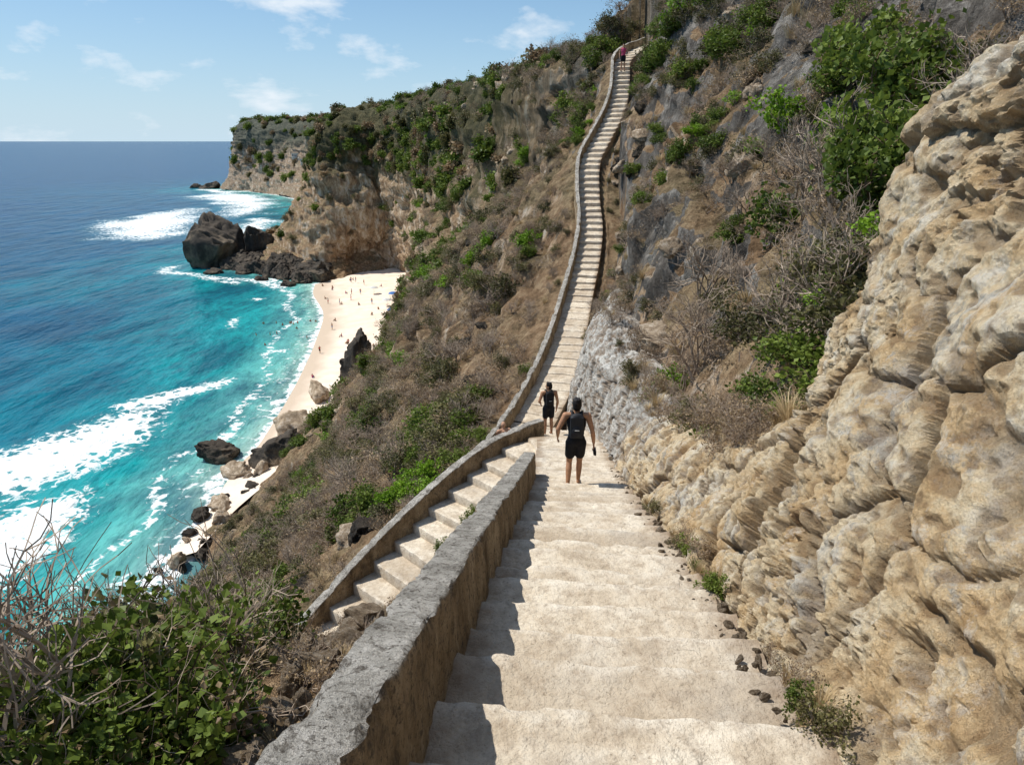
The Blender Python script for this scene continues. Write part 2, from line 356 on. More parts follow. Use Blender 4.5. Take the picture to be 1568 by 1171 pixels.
# ------------------------------------------------------------------ hillside loft
A=[]
def st(y,*pts): A.append([(p[0],y,p[1]) for p in pts])
st(-8,(-39,-46),(-28,-34),(-12,-15),(-3,-2),(-1.4,1.0),(.5,1.0),(1.6,1.3),(4.5,4),(7,6),(22,10))
st(-3,(-39,-46),(-28,-34),(-9,-12),(-2.4,-2.0),(-1.1,-.8),(.95,-.8),(2.1,-.5),(4.5,2.7),(7,4.7),(20,9))
st(0,(-39,-46),(-28,-34),(-7.2,-9.6),(-2.3,-2.9),(-.9,-2.2),(1.25,-2.0),(2.4,-1.5),(4.5,2),(7,4),(20,8))
st(3,(-39,-46),(-28,-34),(-6.6,-7.8),(-2.6,-4.0),(-.7,-3.2),(1.5,-3.2),(2.6,-2.6),(4.6,.5),(7,2.4),(20,7.5))
st(6,(-39,-46),(-28,-34),(-7.0,-9.4),(-2.8,-6.0),(-.45,-4.7),(1.7,-4.4),(3.0,-3.9),(4.8,-1.0),(7.5,1.0),(20,7))
st(9,(-39,-46),(-28,-35),(-7.5,-12),(-3,-8.7),(-.2,-6.3),(1.9,-5.6),(3,-5.1),(4.8,-3.0),(8,.0),(20,6.5))
st(13,(-38,-46),(-28,-36),(-10,-16.0),(-5.2,-12.4),(.1,-8.5),(2.2,-7.4),(3,-6.6),(4.8,-4.2),(8.5,-.1),(20,7))
st(16,(-38,-46),(-28,-36),(-8.5,-15),(-2.6,-9.9),(.5,-8.8),(2.4,-8.4),(3.1,-7.2),(5,-4.7),(9,.3),(20,8))
st(19,(-38,-46),(-28,-36),(-9,-16),(-2.2,-10.8),(.5,-9.6),(2.3,-9.4),(3,-7.8),(5,-4.8),(9,.8),(20,10))
st(22,(-38,-46),(-27,-36),(-10,-17.5),(-3,-12),(-.2,-10.4),(1.8,-10.3),(3,-8.6),(5,-4.6),(9,1.3),(20,11))
st(25,(-37,-46),(-27,-36),(-10.5,-18),(-3,-12.2),(.6,-9.8),(2.3,-9.8),(3.4,-8),(5.4,-4.2),(9.3,2),(20,12))
st(30,(-36,-46),(-26,-36),(-11,-19),(-2.5,-11.8),(1.8,-8.3),(3.6,-8.3),(4.3,-5.6),(6.3,-2.4),(9.8,3),(20,13.5))
st(35,(-35,-46),(-25,-35),(-11.5,-20),(-3,-11.5),(2.9,-6.2),(4.7,-6.2),(5.3,-3.9),(7.2,-.7),(10.3,4.4),(20,15))
st(40,(-35,-46),(-24,-35),(-11,-20),(-2.5,-9.5),(3.4,-3.6),(5.3,-3.6),(5.9,-1.2),(7.6,2),(10.8,6.8),(20,17))
st(45,(-35,-46),(-22,-34),(-10,-19),(-1.0,-7.5),(4.5,-.5),(6.4,-.5),(7.3,1.5),(8.8,4.8),(11.5,9.5),(20,19))
st(50,(-35,-46),(-21,-33),(-9,-18),(0.2,-5.5),(6.3,2.4),(8.2,2.4),(9.1,4.4),(10.3,7.5),(13,12.5),(22,21))
st(55,(-35,-46),(-20,-33),(-9,-17),(2.2,-3.5),(7.2,5.2),(9.3,5.4),(10.4,7.6),(11.5,10.5),(14,14),(24,22))
st(61,(-35,-46),(-19,-32),(-8.5,-15.5),(2.4,-3.4),(5,4.8),(7.5,7.9),(9.7,9.8),(12,12),(16,15),(28,20))
st(70,(-36,-46),(-19,-32),(-8.5,-15.5),(1.2,-5.5),(3,4.8),(5,6.8),(8,8),(12,10),(18,12),(35,16))
st(86,(-35,-45.5),(-22,-33),(-10,-18),(-1.6,-8.5),(.5,4.4),(1.8,6.2),(6,7.5),(12,9),(20,11),(45,14))
st(110,(-29.0,-45.5),(-21,-33.5),(-13.5,-21),(-6.8,-11),(-4,4.5),(-2,7.0),(3,8),(12,9),(25,11),(55,14))
st(150,(-27,-45.5),(-22.5,-34),(-18,-23.5),(-14.2,-13),(-12,4.5),(-10,8),(-4,9),(8,10),(25,12),(70,14))
st(190,(-25.5,-45.5),(-25,-35),(-24,-23),(-23.5,-11),(-23,4),(-21,9),(-14,10),(0,11),(25,12),(80,14))
st(218,(-30.5,-45.5),(-31,-36),(-30.5,-23),(-31,-8),(-31,4),(-30,9.5),(-24,10.5),(-8,11),(20,12),(80,14))
A.append([(-41,243,-45.5),(-45,249,-37),(-41,245,-27),(-44,249,-10),(-45,253,3),(-44,262,9.5),(-40,272,11),(-20,290,12),(10,300,12),(80,320,14)])
A.append([(-54,240,-45.5),(-59,249,-38),(-54,245,-27),(-58,251,-10),(-60,256,2),(-60,270,9),(-56,285,10.5),(-40,310,11),(0,340,12),(80,380,14)])
A.append([(-63,229,-45.5),(-66,236,-40),(-67,244,-28),(-67,252,-14),(-69,262,-1),(-69,282,8),(-66,300,9.5),(-50,330,11),(0,380,12),(80,420,14)])
A.append([(-80,240,-46),(-80,250,-42),(-78,258,-32),(-75,268,-18),(-73,280,-4),(-72,305,7.5),(-70,325,9),(-55,360,10),(0,410,12),(80,450,14)])
A.append([(-98,255,-46),(-94,262,-42),(-88,272,-33),(-82,285,-20),(-77,298,-5),(-75,320,7),(-73,345,8.5),(-55,390,10),(0,450,12),(80,500,14)])
A.append([(-104,285,-46),(-100,290,-43),(-93,296,-34),(-86,305,-20),(-80,318,-5),(-78,340,7),(-75,370,8.5),(-55,420,10),(0,500,12),(80,550,14)])
A.append([(-98,330,-46),(-95,332,-41),(-91,336,-31),(-87,342,-18),(-83,350,-4),(-80,365,7),(-76,400,8.5),(-50,460,10),(0,560,12),(80,620,14)])
A.append([(-115,430,-46),(-112,434,-40),(-109,438,-28),(-106,443,-14),(-102,450,-2),(-97,462,8),(-90,490,10),(-60,540,12),(0,620,12),(80,680,14)])
A.append([(-150,530,-46),(-147,534,-40),(-143,540,-28),(-139,546,-14),(-135,552,-1),(-130,565,10),(-120,590,12),(-80,640,14),(0,700,14),(80,760,14)])
A.append([(-200,610,-46),(-197,615,-38),(-193,622,-26),(-190,628,-12),(-187,634,2),(-183,645,12),(-170,680,15),(-120,730,18),(0,800,18),(80,860,16)])
A.append([(-245,660,-46),(-243,664,-36),(-240,668,-22),(-238,672,-8),(-236,676,6),(-233,684,12),(-220,710,15),(-160,780,18),(0,900,18),(80,960,16)])
A.append([(-283,690,-46),(-276,694,-38),(-270,698,-22),(-267,701,-8),(-265,704,6),(-262,710,11),(-250,740,15),(-180,820,18),(0,1000,18),(80,1100,16)])
A.append([(-280,740,-46),(-275,742,-38),(-268,745,-20),(-265,748,-6),(-263,750,5),(-260,760,11),(-250,790,14),(-190,900,16),(0,1100,16),(80,1200,16)])
A.append([(-200,900,-46),(-195,902,-38),(-190,905,-20),(-187,908,-6),(-185,910,5),(-180,920,11),(-170,950,14),(-120,1000,16),(0,1200,16),(80,1300,16)])
A=np.array(A,float)
NS=len(A)
ts=np.linspace(0,NS-1,(NS-1)*24+1)
G=catmull(A,ts)
cs=np.linspace(0,9,9*26+1)
G=np.stack([catmull(g,cs) for g in G])
nr=grid_normals(G)
if nr[100,60,2]<0: nr=-nr
flat=G.reshape(-1,3)
yy=flat[:,1]
scl=np.interp(yy,[0,25,60,120,250,600],[1,1,1.3,2.5,4.5,8])
pd=np.full(len(flat),30.0)
sel=np.where(yy<60)[0]
d_,z_=path_dist(flat[sel,:2]); pd[sel]=d_
amp=np.clip(pd*0.28,0.05,1.0)
q=flat/scl[:,None]
dsp=scl*amp*(0.55*fbm(q*0.22,3)+0.60*(fbm(q*np.array([0.35,0.35,0.28])+5,5,True)-0.2)+0.22*fbm(q*1.7,3,True))
col=np.tile(np.arange(G.shape[1]),G.shape[0])/26.0
cl=np.clip((yy-56)/50,0,1)*np.clip(1.15-abs(col-2.9)/2.4,0,1)
dsp+=cl*2.6*(fbm(flat*np.array([0.10,0.10,0.02])+3,5,True))+cl*1.8*fbm(flat*np.array([0.02,0.02,0.32]),3)+cl*1.2*fbm(flat*np.array([0.3,0.3,0.12]),4,True)
lg=np.clip((yy-20)/10,0,1)*np.clip((85-yy)/15,0,1)*(col<3.9)*np.clip(pd/2-0.4,0,1)
wq=flat+1.2*np.stack([fbm(flat*0.3+i*9,3) for i in range(3)],1)
bhh,bcc,_=blocks(wq*np.array([0.25,0.18,0.34]),0.5)
bh4,bc4,_=blocks(wq*0.7,0.5)
lm=np.clip(2.2*fbm(flat*0.10+50,3)+0.35,0,1)
dsp+=lg*lm*(2.0*bhh+0.6*bh4-0.4*np.exp(-bcc*6))
rg=np.clip((yy-8)/8,0,1)*np.clip((66-yy)/8,0,1)*(col>6.2)*np.clip(pd/2-0.6,0,1)
dsp+=rg*np.clip(2.2*fbm(flat*0.12+80,3)+0.3,0,1)*(1.6*bhh+0.5*bh4)
P2=flat+nr.reshape(-1,3)*dsp[:,None]
d2,z2=path_dist(P2[sel,:2])
zz=P2[sel,2]
nzs=fbm(P2[sel]*np.array([1.2,1.2,0.4]),4)
zz=np.where(d2<0.30,np.minimum(zz,z2-0.35),zz)
zz=np.where((d2>=0.30)&(d2<1.2)&(P2[sel,0]<np.interp(P2[sel,1],PD[0][:,1],PD[0][:,0],right=99)),np.minimum(zz,z2-0.15+0.15*nzs),zz)
zz=np.where((d2<3)&(P2[sel,1]>22)&(P2[sel,0]<np.interp(P2[sel,1],PD[2][:,1],PD[2][:,0])),np.minimum(zz,z2-0.05-np.clip(d2,0,3)*0.4+0.6*nzs*np.clip(d2,0,1)),zz)
P2[sel,2]=zz
hill=obj_from('hillside_terrain',P2,grid_faces(G.shape[0],G.shape[1]),[HILL])
HG=P2.reshape(G.shape); HN=grid_normals(HG)
if HN[100,60,2]<0: HN=-HN

# ------------------------------------------------------------------ limestone outcrop
Ls=[(-4,[(.75,-.4),(1.2,.9),(1.7,2.2),(2.3,3.6),(3.5,4.6),(6.5,3)]),
(-1.5,[(1.0,-1.4),(1.45,-.2),(1.95,1.1),(2.5,2.5),(3.7,3.8),(6.5,2)]),
(0,[(1.15,-2.0),(1.6,-.9),(2.1,.4),(2.7,1.8),(3.8,3.0),(6.5,1.6)]),
(2,[(1.32,-2.8),(1.72,-1.9),(2.2,-.6),(2.8,.8),(3.7,2.1),(6.5,1)]),
(4,[(1.5,-3.6),(1.80,-2.9),(2.4,-1.6),(3.0,-.1),(3.75,1.3),(6.5,.2)]),
(6,[(1.66,-4.4),(2.15,-3.6),(2.75,-2.7),(3.1,-1.4),(3.75,.1),(6.5,-1)]),
(7,[(1.74,-4.8),(2.3,-4.1),(3.0,-3.5),(3.7,-2.9),(4.5,-2.4),(6.5,-3.4)]),
(8.6,[(1.86,-5.4),(2.2,-4.8),(2.65,-4.2),(3.2,-3.9),(4.4,-3.7),(6.5,-5.0)]),
(11,[(2.05,-6.3),(2.3,-5.7),(2.65,-5.1),(3.1,-4.8),(4.2,-4.7),(6.5,-6)]),
(14,[(2.25,-7.3),(2.45,-6.6),(2.75,-5.95),(3.15,-5.6),(4,-5.5),(6.5,-7)]),
(18,[(2.38,-8.7),(2.5,-7.7),(2.62,-6.8),(2.9,-6.0),(4,-5.7),(6.5,-7.6)]),
(21.5,[(2.0,-10.0),(2.15,-8.7),(2.3,-7.5),(2.65,-6.1),(3.8,-5.6),(6.5,-7.8)]),
(25,[(2.3,-9.8),(2.45,-8.8),(2.7,-7.7),(3.1,-6.4),(4.2,-5.6),(7,-7.3)]),
(29,[(3.35,-8.9),(3.5,-8.1),(3.8,-7.4),(4.2,-6.6),(5.2,-5.9),(8,-6.8)])]
LA=np.array([[(x,y,z) for x,z in pr] for y,pr in Ls],float)
tsl=[]
for i in range(len(LA)-1):
    k=(24,60,100,100,100,60,60)[i] if i<7 else 44
    tsl.append(np.linspace(i,i+1,k,endpoint=False))
tsl=np.concatenate(tsl+[[len(LA)-1]])
L=catmull(LA,tsl); csl=np.concatenate([np.linspace(0,4,330,endpoint=False),np.linspace(4,5,20)]); L=np.stack([catmull(g,csl) for g in L])
ln=grid_normals(L)
if ln[150,100,0]>0: ln=-ln
f=L.reshape(-1,3)
wx=f+0.22*np.stack([fbm(f*1.3+i*31,4) for i in range(3)],1)
rot=np.array([[0.8,0.3,-0.5],[-0.2,0.94,0.25],[0.55,-0.1,0.83]])
bh1,bc1,br1=blocks((wx@rot)*np.array([0.9,0.9,1.3])+3,0.35)
w2_=f+0.10*np.stack([fbm(f*4+i*13,4) for i in range(3)],1)
bh2,bc2,br2=blocks((w2_@rot)*np.array([3.2,3.2,5.0])+8,0.5)
bh3,bc3,br3=blocks((w2_@rot)*np.array([8,8,12])+1,0.6)
warp=f+0.06*np.stack([fbm(f*6+i*7,3) for i in range(3)],1)
p1=np.clip(perlin(warp*np.array([2.6,2.6,3.8])+5)-0.20,0,1); p2_=np.clip(perlin(warp*np.array([6,6,9])+15)-0.16,0,1); p3=np.clip(perlin(warp*np.array([12,12,16])+25)-0.14,0,1)
reg=np.clip(0.55+1.9*fbm(f*0.6+60,3),0.12,1.35)
fr=f@rot
strat=fbm(np.column_stack([fr[:,0]*0.7,fr[:,1]*0.7,fr[:,2]*5.5])+0.6*perlin(f*0.9)[:,None],4,True)
dis_=0.26*fbm(wx*0.6,4)+0.17*bh1-0.07*np.exp(-bc1*16)+0.055*bh2*reg+0.034*bh3*reg-0.025*np.exp(-bc2*12)*reg-0.012*np.exp(-bc3*9)*reg
dis_+=0.040*strat*(0.4+0.6*reg)+0.035*fbm(f*np.array([2.6,2.6,3.8])+2,5,True,gain=0.62)+0.040*fbm(f*8,4,gain=0.65)*(0.4+0.6*reg)-0.18*p1-0.13*p2_*(0.3+reg)-0.09*p3*reg
ccol=np.tile(csl,L.shape[0])
edge=np.clip(ccol/0.5,0.15,1)
smooth_far=np.where(f[:,1]>12,0.75,1.0)
L2=f+ln.reshape(-1,3)*(dis_*edge*smooth_far+0.02)[:,None]
dd,zz=path_dist(L2[:,:2])
push=np.clip(0.0-dd,0,1)*(np.abs(L2[:,2]-zz)<1.9)*(L2[:,2]>zz-0.1)
L2[:,0]+=push*0.9
lime=obj_from('limestone_outcrop',L2,grid_faces(L.shape[0],L.shape[1]),[LIME],smooth=False)
setattr_f(lime.data,'pit',np.clip(p1*1.3+p2_*1.5+p3*1.2+0.45*np.exp(-bc1*16)+0.22*np.exp(-bc2*14)*reg,0,1))
LGR3=L2.reshape(L.shape); LNN=grid_normals(LGR3)
if LNN[150,100,0]>0: LNN=-LNN

# ------------------------------------------------------------------ shoreline, beach, sea
WL=np.array([(-41,66),(-41,76),(-41.3,84),(-39.6,95),(-40.3,108),(-41.5,121),(-43.5,137),(-46.5,157),(-51.5,183),(-61,208),(-65,224)],float)
FT=np.array([(-36,66),(-35,76),(-33,84),(-30,95),(-24,108),(-23,121),(-22,137),(-21,157),(-20,183),(-26,222),(-45,252)],float)
k=np.linspace(0,10,241); W=catmull(WL,k); Ft=catmull(FT,k)
us=np.concatenate([[-0.35],np.linspace(-0.15,1.05,60)])
B=np.zeros((241,61,3)); B[:,:,:2]=W[:,None,:]+(Ft-W)[:,None,:]*us[None,:,None]
drop=np.clip((92-W[:,1])/14,0,1)*0.55
B[:,:,2]=SEA+0.03+1.6*us[None,:]-drop[:,None]
B[:,:,2]+=0.12*fbm((B*np.array([.15,.15,0])).reshape(-1,3),3).reshape(241,61)*np.clip(us,0,1)
beach=obj_from('sandy_beach',B.reshape(-1,3),grid_faces(241,61,flip=True),[SAND])
setattr_f(beach.data,'across',np.tile(us,241))
coast=np.vstack([[(-44,-400),(-42,-100),(-39,0),(-38,50)],[(-38,66),(-38,76)],WL[2:],A[26:,0,:2]])
def polyline_dist(q,pl):
    d=np.full(len(q),1e9)
    for a,b in zip(pl[:-1],pl[1:]):
        ab=b-a; t=np.clip(((q-a)@ab)/(ab@ab),0,1); d=np.minimum(d,np.linalg.norm(q-(a+t[:,None]*ab),axis=1))
    return d
def in_poly(q,pl):
    c=np.zeros(len(q),bool); n=len(pl)
    for i in range(n):
        a=pl[i];b=pl[(i+1)%n]
        cond=((a[1]>q[:,1])!=(b[1]>q[:,1]))
        with np.errstate(divide='ignore',invalid='ignore'):
            xi=(b[0]-a[0])*(q[:,1]-a[1])/(b[1]-a[1])+a[0]
        c^=cond&(q[:,0]<xi)
    return c
xs=np.concatenate([-np.geomspace(30000,330,40),np.arange(-320,-150,2.6),np.arange(-150,-15,1.0),np.geomspace(1,30000,30)-15])
ys=np.concatenate([-np.geomspace(30000,60,25),np.arange(-50,40,6),np.arange(40,270,1.1),np.arange(270,720,3.2),np.geomspace(730,32000,45)])
X,Y=np.meshgrid(xs,ys,indexing='ij'); q=np.stack([X.ravel(),Y.ravel()],1)
sd=polyline_dist(q,coast)
polys=[([(-62,116),(-58.5,105),(-60.5,96),(-63,88),(-67.5,80),(-78,72),(-92,68),(-100,74),(-84,86),(-75,97),(-68,108)],4.5),
([(-58,82),(-54.5,75.6),(-54,68),(-56,58),(-60,50),(-67,52),(-66,66),(-65,76),(-62,79)],4),
([(-232,392),(-236,450),(-225,486),(-195,430),(-182,385),(-173,336),(-195,338)],14),
([(-255,640),(-215,600),(-180,520),(-166,450),(-178,440),(-200,500),(-235,560),(-275,600)],16),
([(-150,430),(-135,380),(-140,340),(-146,380),(-160,420)],9),
([(-66,112),(-60,120),(-56,128),(-58,128),(-63,122),(-70,114)],2),
([(-130,262),(-124,249),(-112,240),(-98,234),(-84,228),(-72,220),(-76,218),(-92,228),(-110,236),(-126,246),(-132,258)],4),
([(-79,201),(-75,198),(-74,200),(-78,203)],2),([(-98,226),(-92,220),(-90,222),(-96,228)],2.5),([(-72,176),(-69,168),(-68,170),(-71,178)],1.6),
([(-300,690),(-285,680),(-250,650),(-262,640),(-300,670)],8)]
foam=np.zeros(len(q))
qw=q+np.stack([4*perlin(np.column_stack([q*0.05,q[:,0]*0+i*9])) for i in range(2)],1)*np.clip(q[:,1:2]/150,0.5,3)
for pl,w in polys:
    pl=np.array(pl,float); lo=pl.min(0)-50;hi=pl.max(0)+50
    s=np.where((q>lo).all(1)&(q<hi).all(1))[0]
    d=polyline_dist(qw[s],np.vstack([pl,pl[:1]])); d=np.where(in_poly(qw[s],pl),d,-d)
    foam[s]=np.maximum(foam[s],np.clip((d+w)/(2*w),0,1)*0.94)
pq=np.column_stack([q*0.06,np.zeros(len(q))])
wob=2.6*perlin(pq)+1.2*perlin(pq*3)
sel2=(q[:,1]>60)&(q[:,1]<235)
sf=0.85*np.clip(1-np.abs(sd-0.5-wob*0.4)/1.9,0,1)
sf2=0.55*np.clip(1-np.abs(sd-8-wob*1.4)/1.7,0,1)+0.25*np.clip(1-np.abs(sd-4)/5,0,1)
foam=np.maximum(foam,np.where(sel2,np.maximum(sf,sf2),np.clip(1-sd/np.where(q[:,1]<240,4,6),0,1)*0.75))
sea=obj_from('sea',np.column_stack([q,np.full(len(q),SEA)]),grid_faces(len(xs),len(ys)),[WATER])
setattr_f(sea.data,'shore',sd); setattr_f(sea.data,'foam',foam)

# ------------------------------------------------------------------ boulders
def boulder_mesh(name,seed,mat,sub=5,rough=0.35):
    bm=bmesh.new(); bmesh.ops.create_icosphere(bm,subdivisions=sub,radius=1.0)
    v=np.array([x.co[:] for x in bm.verts])
    rs=np.random.RandomState(seed)
    for i in range(14):
        n=rs.normal(size=3); n/=np.linalg.norm(n); h=rs.uniform(0.5,0.85)
        d=v@n-h; v=v-np.clip(d,0,None)[:,None]*n*0.97
    bh,bc,_=blocks(v*2.2+seed*7,0.8)
    v=v*(1+rough*0.35*fbm(v*1.3+seed*9,4)[:,None]+rough*0.25*fbm(v*4+seed*5,4,True)[:,None]+rough*0.35*bh[:,None])
    for x,c in zip(bm.verts,v): x.co=c
    me=bpy.data.meshes.new(name); bm.to_mesh(me); bm.free(); me.materials.append(mat)
    me.polygons.foreach_set('use_smooth',[True]*len(me.polygons)); return me
DB=[boulder_mesh('sea_boulder_form',i,SROCK,5,0.5) for i in range(4)]
PB=[boulder_mesh('pale_boulder_form',i+9,PROCK,4,0.5) for i in range(4)]
def rock(name,me,x,y,z,sx,sy,sz,rz): return inst(me,name,None,(x,y,z),(0,0,rz),(sx,sy,sz))
rock('sea_stack',DB[0],-113,264,-40,15,11,17,0.3)
rock('sea_stack',DB[1],-98,268,-41,9,8,13,1.3)
rock('sea_stack',DB[2],-300,700,-43,10,8,5,0.3); rock('sea_stack',DB[3],-320,712,-44,7,5,4,1.0)
rock('beach_boulder',DB[1],-43.9,93,-44.4,3.6,2.6,2.8,0.4)
rock('beach_boulder',PB[0],-35,101,-43.6,3.2,2.8,2.8,1.0)
rock('beach_boulder',PB[1],-35.6,117,-43.6,3.6,2.4,2.4,2.0)
rock('beach_boulder',DB[2],-34.3,90,-43,4.0,3.4,3.4,0.2)
rock('beach_boulder',PB[3],-39.7,87.5,-44.4,2.4,1.8,1.6,2.4)
rock('beach_boulder',DB[2],-29.5,122,-40,3.2,3.6,7.0,0.6)
rub=empty('shore_rubble')
for i in range(120):
    t=random.random(); x=-64-40*t+random.uniform(-5,4); y=232+26*t+random.uniform(-8,6); s=random.uniform(1.0,4.2)
    inst(DB[i%4],'rubble_rock',rub,(x,y,SEA+s*0.2+max(0,(y-(226+26*t)))*0.25),(random.random(),random.random(),random.random()*6),(s*1.2,s,s*0.8))
for i in range(44):
    y=random.uniform(62,106); x=np.interp(y,[60,86,108],[-38,-36,-30])+random.uniform(-3,2); s=random.uniform(0.4,1.5)
    inst(random.choice(PB+DB),'rubble_rock',rub,(x,y,SEA+0.3+s*0.2),(random.random(),random.random(),random.random()*6),(s*1.2,s,s*0.8))
for (x,y,s) in [(-107,243,2.6),(-86,231,2.2),(-74,222,2.6),(-70,226,2.4),(-120,262,3)]:
    inst(DB[0],'rubble_rock',rub,(x,y,SEA+0.2),(0,0,x),(s*1.5,s,s*0.8))

# ------------------------------------------------------------------ plants
def tube(V,F,p,q,r0,r1,k=4):
    p=Vector(p);q=Vector(q); d=(q-p)
    if d.length<1e-6: return
    z=d.normalized(); a=z.orthogonal().normalized(); b=z.cross(a); o=len(V)
    for c,r in ((p,r0),(q,r1)):
        for i in range(k):
            t=2*math.pi*i/k; V.append(tuple(c+a*(math.cos(t)*r)+b*(math.sin(t)*r)))
    for i in range(k): F.append((o+i,o+(i+1)%k,o+k+(i+1)%k,o+k+i))
def leafq(V,F,p,size,rng,aspect=0.45,up=0.3):
    d=Vector((rng.gauss(0,1),rng.gauss(0,1),rng.gauss(0,0.8)+up)).normalized()
    s=d.orthogonal().normalized(); s=(Matrix.Rotation(rng.uniform(0,6.28),3,d)@s)
    nn=d.cross(s); o=len(V); p=Vector(p); l=size*rng.uniform(0.6,1.2)
    V.append(tuple(p)); V.append(tuple(p+d*l*0.5+s*l*aspect+nn*l*0.1)); V.append(tuple(p+d*l)); V.append(tuple(p+d*l*0.5-s*l*aspect+nn*l*0.1))
    F.append((o,o+1,o+2,o+3))
def shrub(name,seed,bark,leaf=None,nl=0,lsize=0.06,levels=4,stems=6,height=1.0,r=0.02,spread=0.7,sig=0.06,wig=0.25,aspect=0.45,kids=3,frac=0.6):
    rng=random.Random(seed); V=[];F=[]; tips=[]
    def grow(p,d,l,r,lev):
        cur=Vector(p); dd=Vector(d); n=3
        for i in range(n):
            dd=(dd+Vector((rng.gauss(0,wig),rng.gauss(0,wig),rng.gauss(0,wig)+0.06))).normalized()
            nx=cur+dd*l/n; tube(V,F,cur,nx,r*(1-0.25*i/n),r*(1-0.25*(i+1)/n),4 if lev<2 else 3); cur=nx
            if lev>=levels-2: tips.append(cur.copy())
            if lev<levels and i>0:
                for _ in range(kids-1 if i<n-1 else kids):
                    if rng.random()<0.75:
                        nd=(dd+Vector((rng.gauss(0,spread),rng.gauss(0,spread),rng.gauss(0.05,spread*0.7)))).normalized()
                        grow(cur,nd,l*rng.uniform(0.5,0.8),r*0.55,lev+1)
    for s in range(stems):
        a=rng.uniform(0,6.28); t=rng.uniform(0.1,spread)
        grow((rng.gauss(0,0.05),rng.gauss(0,0.05),-0.05),Vector((math.cos(a)*t,math.sin(a)*t,1)).normalized(),height*0.42*rng.uniform(0.7,1.1),r,1)
    nb=len(F); mi=[0]*nb; mats=[bark]
    if leaf:
        mats.append(leaf)
        cl=rng.sample(tips,max(1,int(len(tips)*frac)))
        for i in range(nl):
            t=rng.choice(cl); p=t+Vector((rng.gauss(0,sig),rng.gauss(0,sig),rng.gauss(0,sig)))
            leafq(V,F,p,lsize,rng,aspect)
        mi+=[1]*nl
    return obj_from(name,V,F,mats,smooth=False,mi=mi,link=False)
BARE=[shrub('bare_shrub_form',s,TW,levels=4,stems=6,r=0.014,spread=0.55) for s in (1,2,3)]
DRY=[shrub('dry_shrub_form',s,TW,LD,420,0.042,levels=4,stems=6,r=0.011,spread=0.8,sig=0.04) for s in (4,5,6)]
OLV=[shrub('olive_shrub_form',s,TW,LO,1200,0.06,levels=3,stems=10,r=0.013,spread=0.85,sig=0.05,frac=0.5) for s in (7,8,9)]
GRN=[shrub('green_shrub_form',s,BK,LG,1700,0.072,levels=3,stems=8,r=0.015,spread=0.85,sig=0.06,frac=0.5) for s in (10,11,12)]
BRT=[shrub('bright_shrub_form',s,BK,LB,1500,0.07,levels=3,stems=7,r=0.015,spread=0.8,sig=0.055,frac=0.45) for s in (13,14)]
HERO=[shrub('leafy_shrub_form',s,BK,LG,2400,0.062,levels=3,stems=10,r=0.010,spread=0.85,sig=0.04,aspect=0.42,frac=0.4) for s in (20,21,22)]
TWG=[shrub('twig_form',s,TW,levels=3,stems=7,r=0.006,spread=0.45,kids=2,wig=0.15) for s in (30,31,32)]
FOLD=[shrub('far_scrub_form',s,BK,l,800,0.15,levels=2,stems=8,r=0.02,spread=0.9,sig=0.10) for s,l in ((40,LO),(41,LD),(42,LG),(43,LG))]
def grass(name,seed,n=140,mat=LGR,h=0.5):
    rng=random.Random(seed);V=[];F=[]
    for i in range(n):
        a=rng.uniform(0,6.28);r=abs(rng.gauss(0,0.07)); p=Vector((math.cos(a)*r,math.sin(a)*r,-0.03)); l=h*rng.uniform(0.5,1.1)
        d=Vector((math.cos(a)*rng.uniform(0.1,0.7),math.sin(a)*rng.uniform(0.1,0.7),1)).normalized(); s=Vector((-d.y,d.x,0)).normalized()*0.006
        o=len(V); pts=[p,p+d*l*0.5,p+d*l*0.85+Vector((d.x,d.y,-0.1))*l*0.18,p+d*l+Vector((d.x,d.y,-0.3))*l*0.35]
        for j,q_ in enumerate(pts):
            w=(1,0.9,0.6,0.1)[j]; V.append(tuple(q_-s*w)); V.append(tuple(q_+s*w))
        for j in range(3): F.append((o+2*j,o+2*j+1,o+2*j+3,o+2*j+2))
    return obj_from(name,V,F,[mat],smooth=False,link=False)
GRA=[grass('grass_form',i) for i in range(3)]
GRG=[grass('green_grass_form',i+5,90,LG,0.35) for i in range(2)]

H=HG
e1=H[1:,:-1]-H[:-1,:-1]; e2=H[:-1,1:]-H[:-1,:-1]
area=np.linalg.norm(np.cross(e1,e2),axis=2)
cent=0.25*(H[1:,:-1]+H[:-1,:-1]+H[:-1,1:]+H[1:,1:]); nz=HN[:-1,:-1,2]
def sizecap(x,y,d,s):
    if y<60: s=min(s,max(0.35,d*0.75))
    if 3<y<13 and -0.40*y-0.2<x<0: s=min(s,0.42)
    if 22<y<50 and 0<x<8: s=min(s,0.9)
    return s
def scatter(parent,n,mask,protos,weights,size,name,seed,maxslope=0.12,sink=0.08):
    rs=np.random.RandomState(seed); w=(area*mask*(nz>maxslope)).ravel(); w=w/w.sum()
    idx=rs.choice(len(w),n,p=w); C=cent.reshape(-1,3)
    pts=C[idx]; pdv,_=path_dist(pts[:,:2]); cum=np.cumsum(weights)/sum(weights)
    for p,d in zip(pts,pdv):
        if d<0.35: continue
        s=sizecap(p[0],p[1],d,rs.uniform(*size))
        g=protos[int(np.searchsorted(cum,rs.rand()))]; me=g[rs.randint(len(g))]
        inst(me,name,parent,(p[0],p[1],p[2]-sink*s),(rs.uniform(-.2,.2),rs.uniform(-.2,.2),rs.uniform(0,6.28)),(s*rs.uniform(.85,1.3),s*rs.uniform(.85,1.3),s*rs.uniform(.7,1.1)))
cx,cy,cz=cent[:,:,0],cent[:,:,1],cent[:,:,2]
pathx=np.interp(cy,np.concatenate([PD[0][:,1],PD[2][:,1]]),np.concatenate([PD[0][:,0],PD[2][:,0]]))
left=cx<pathx-0.5; right=cx>pathx+0.5
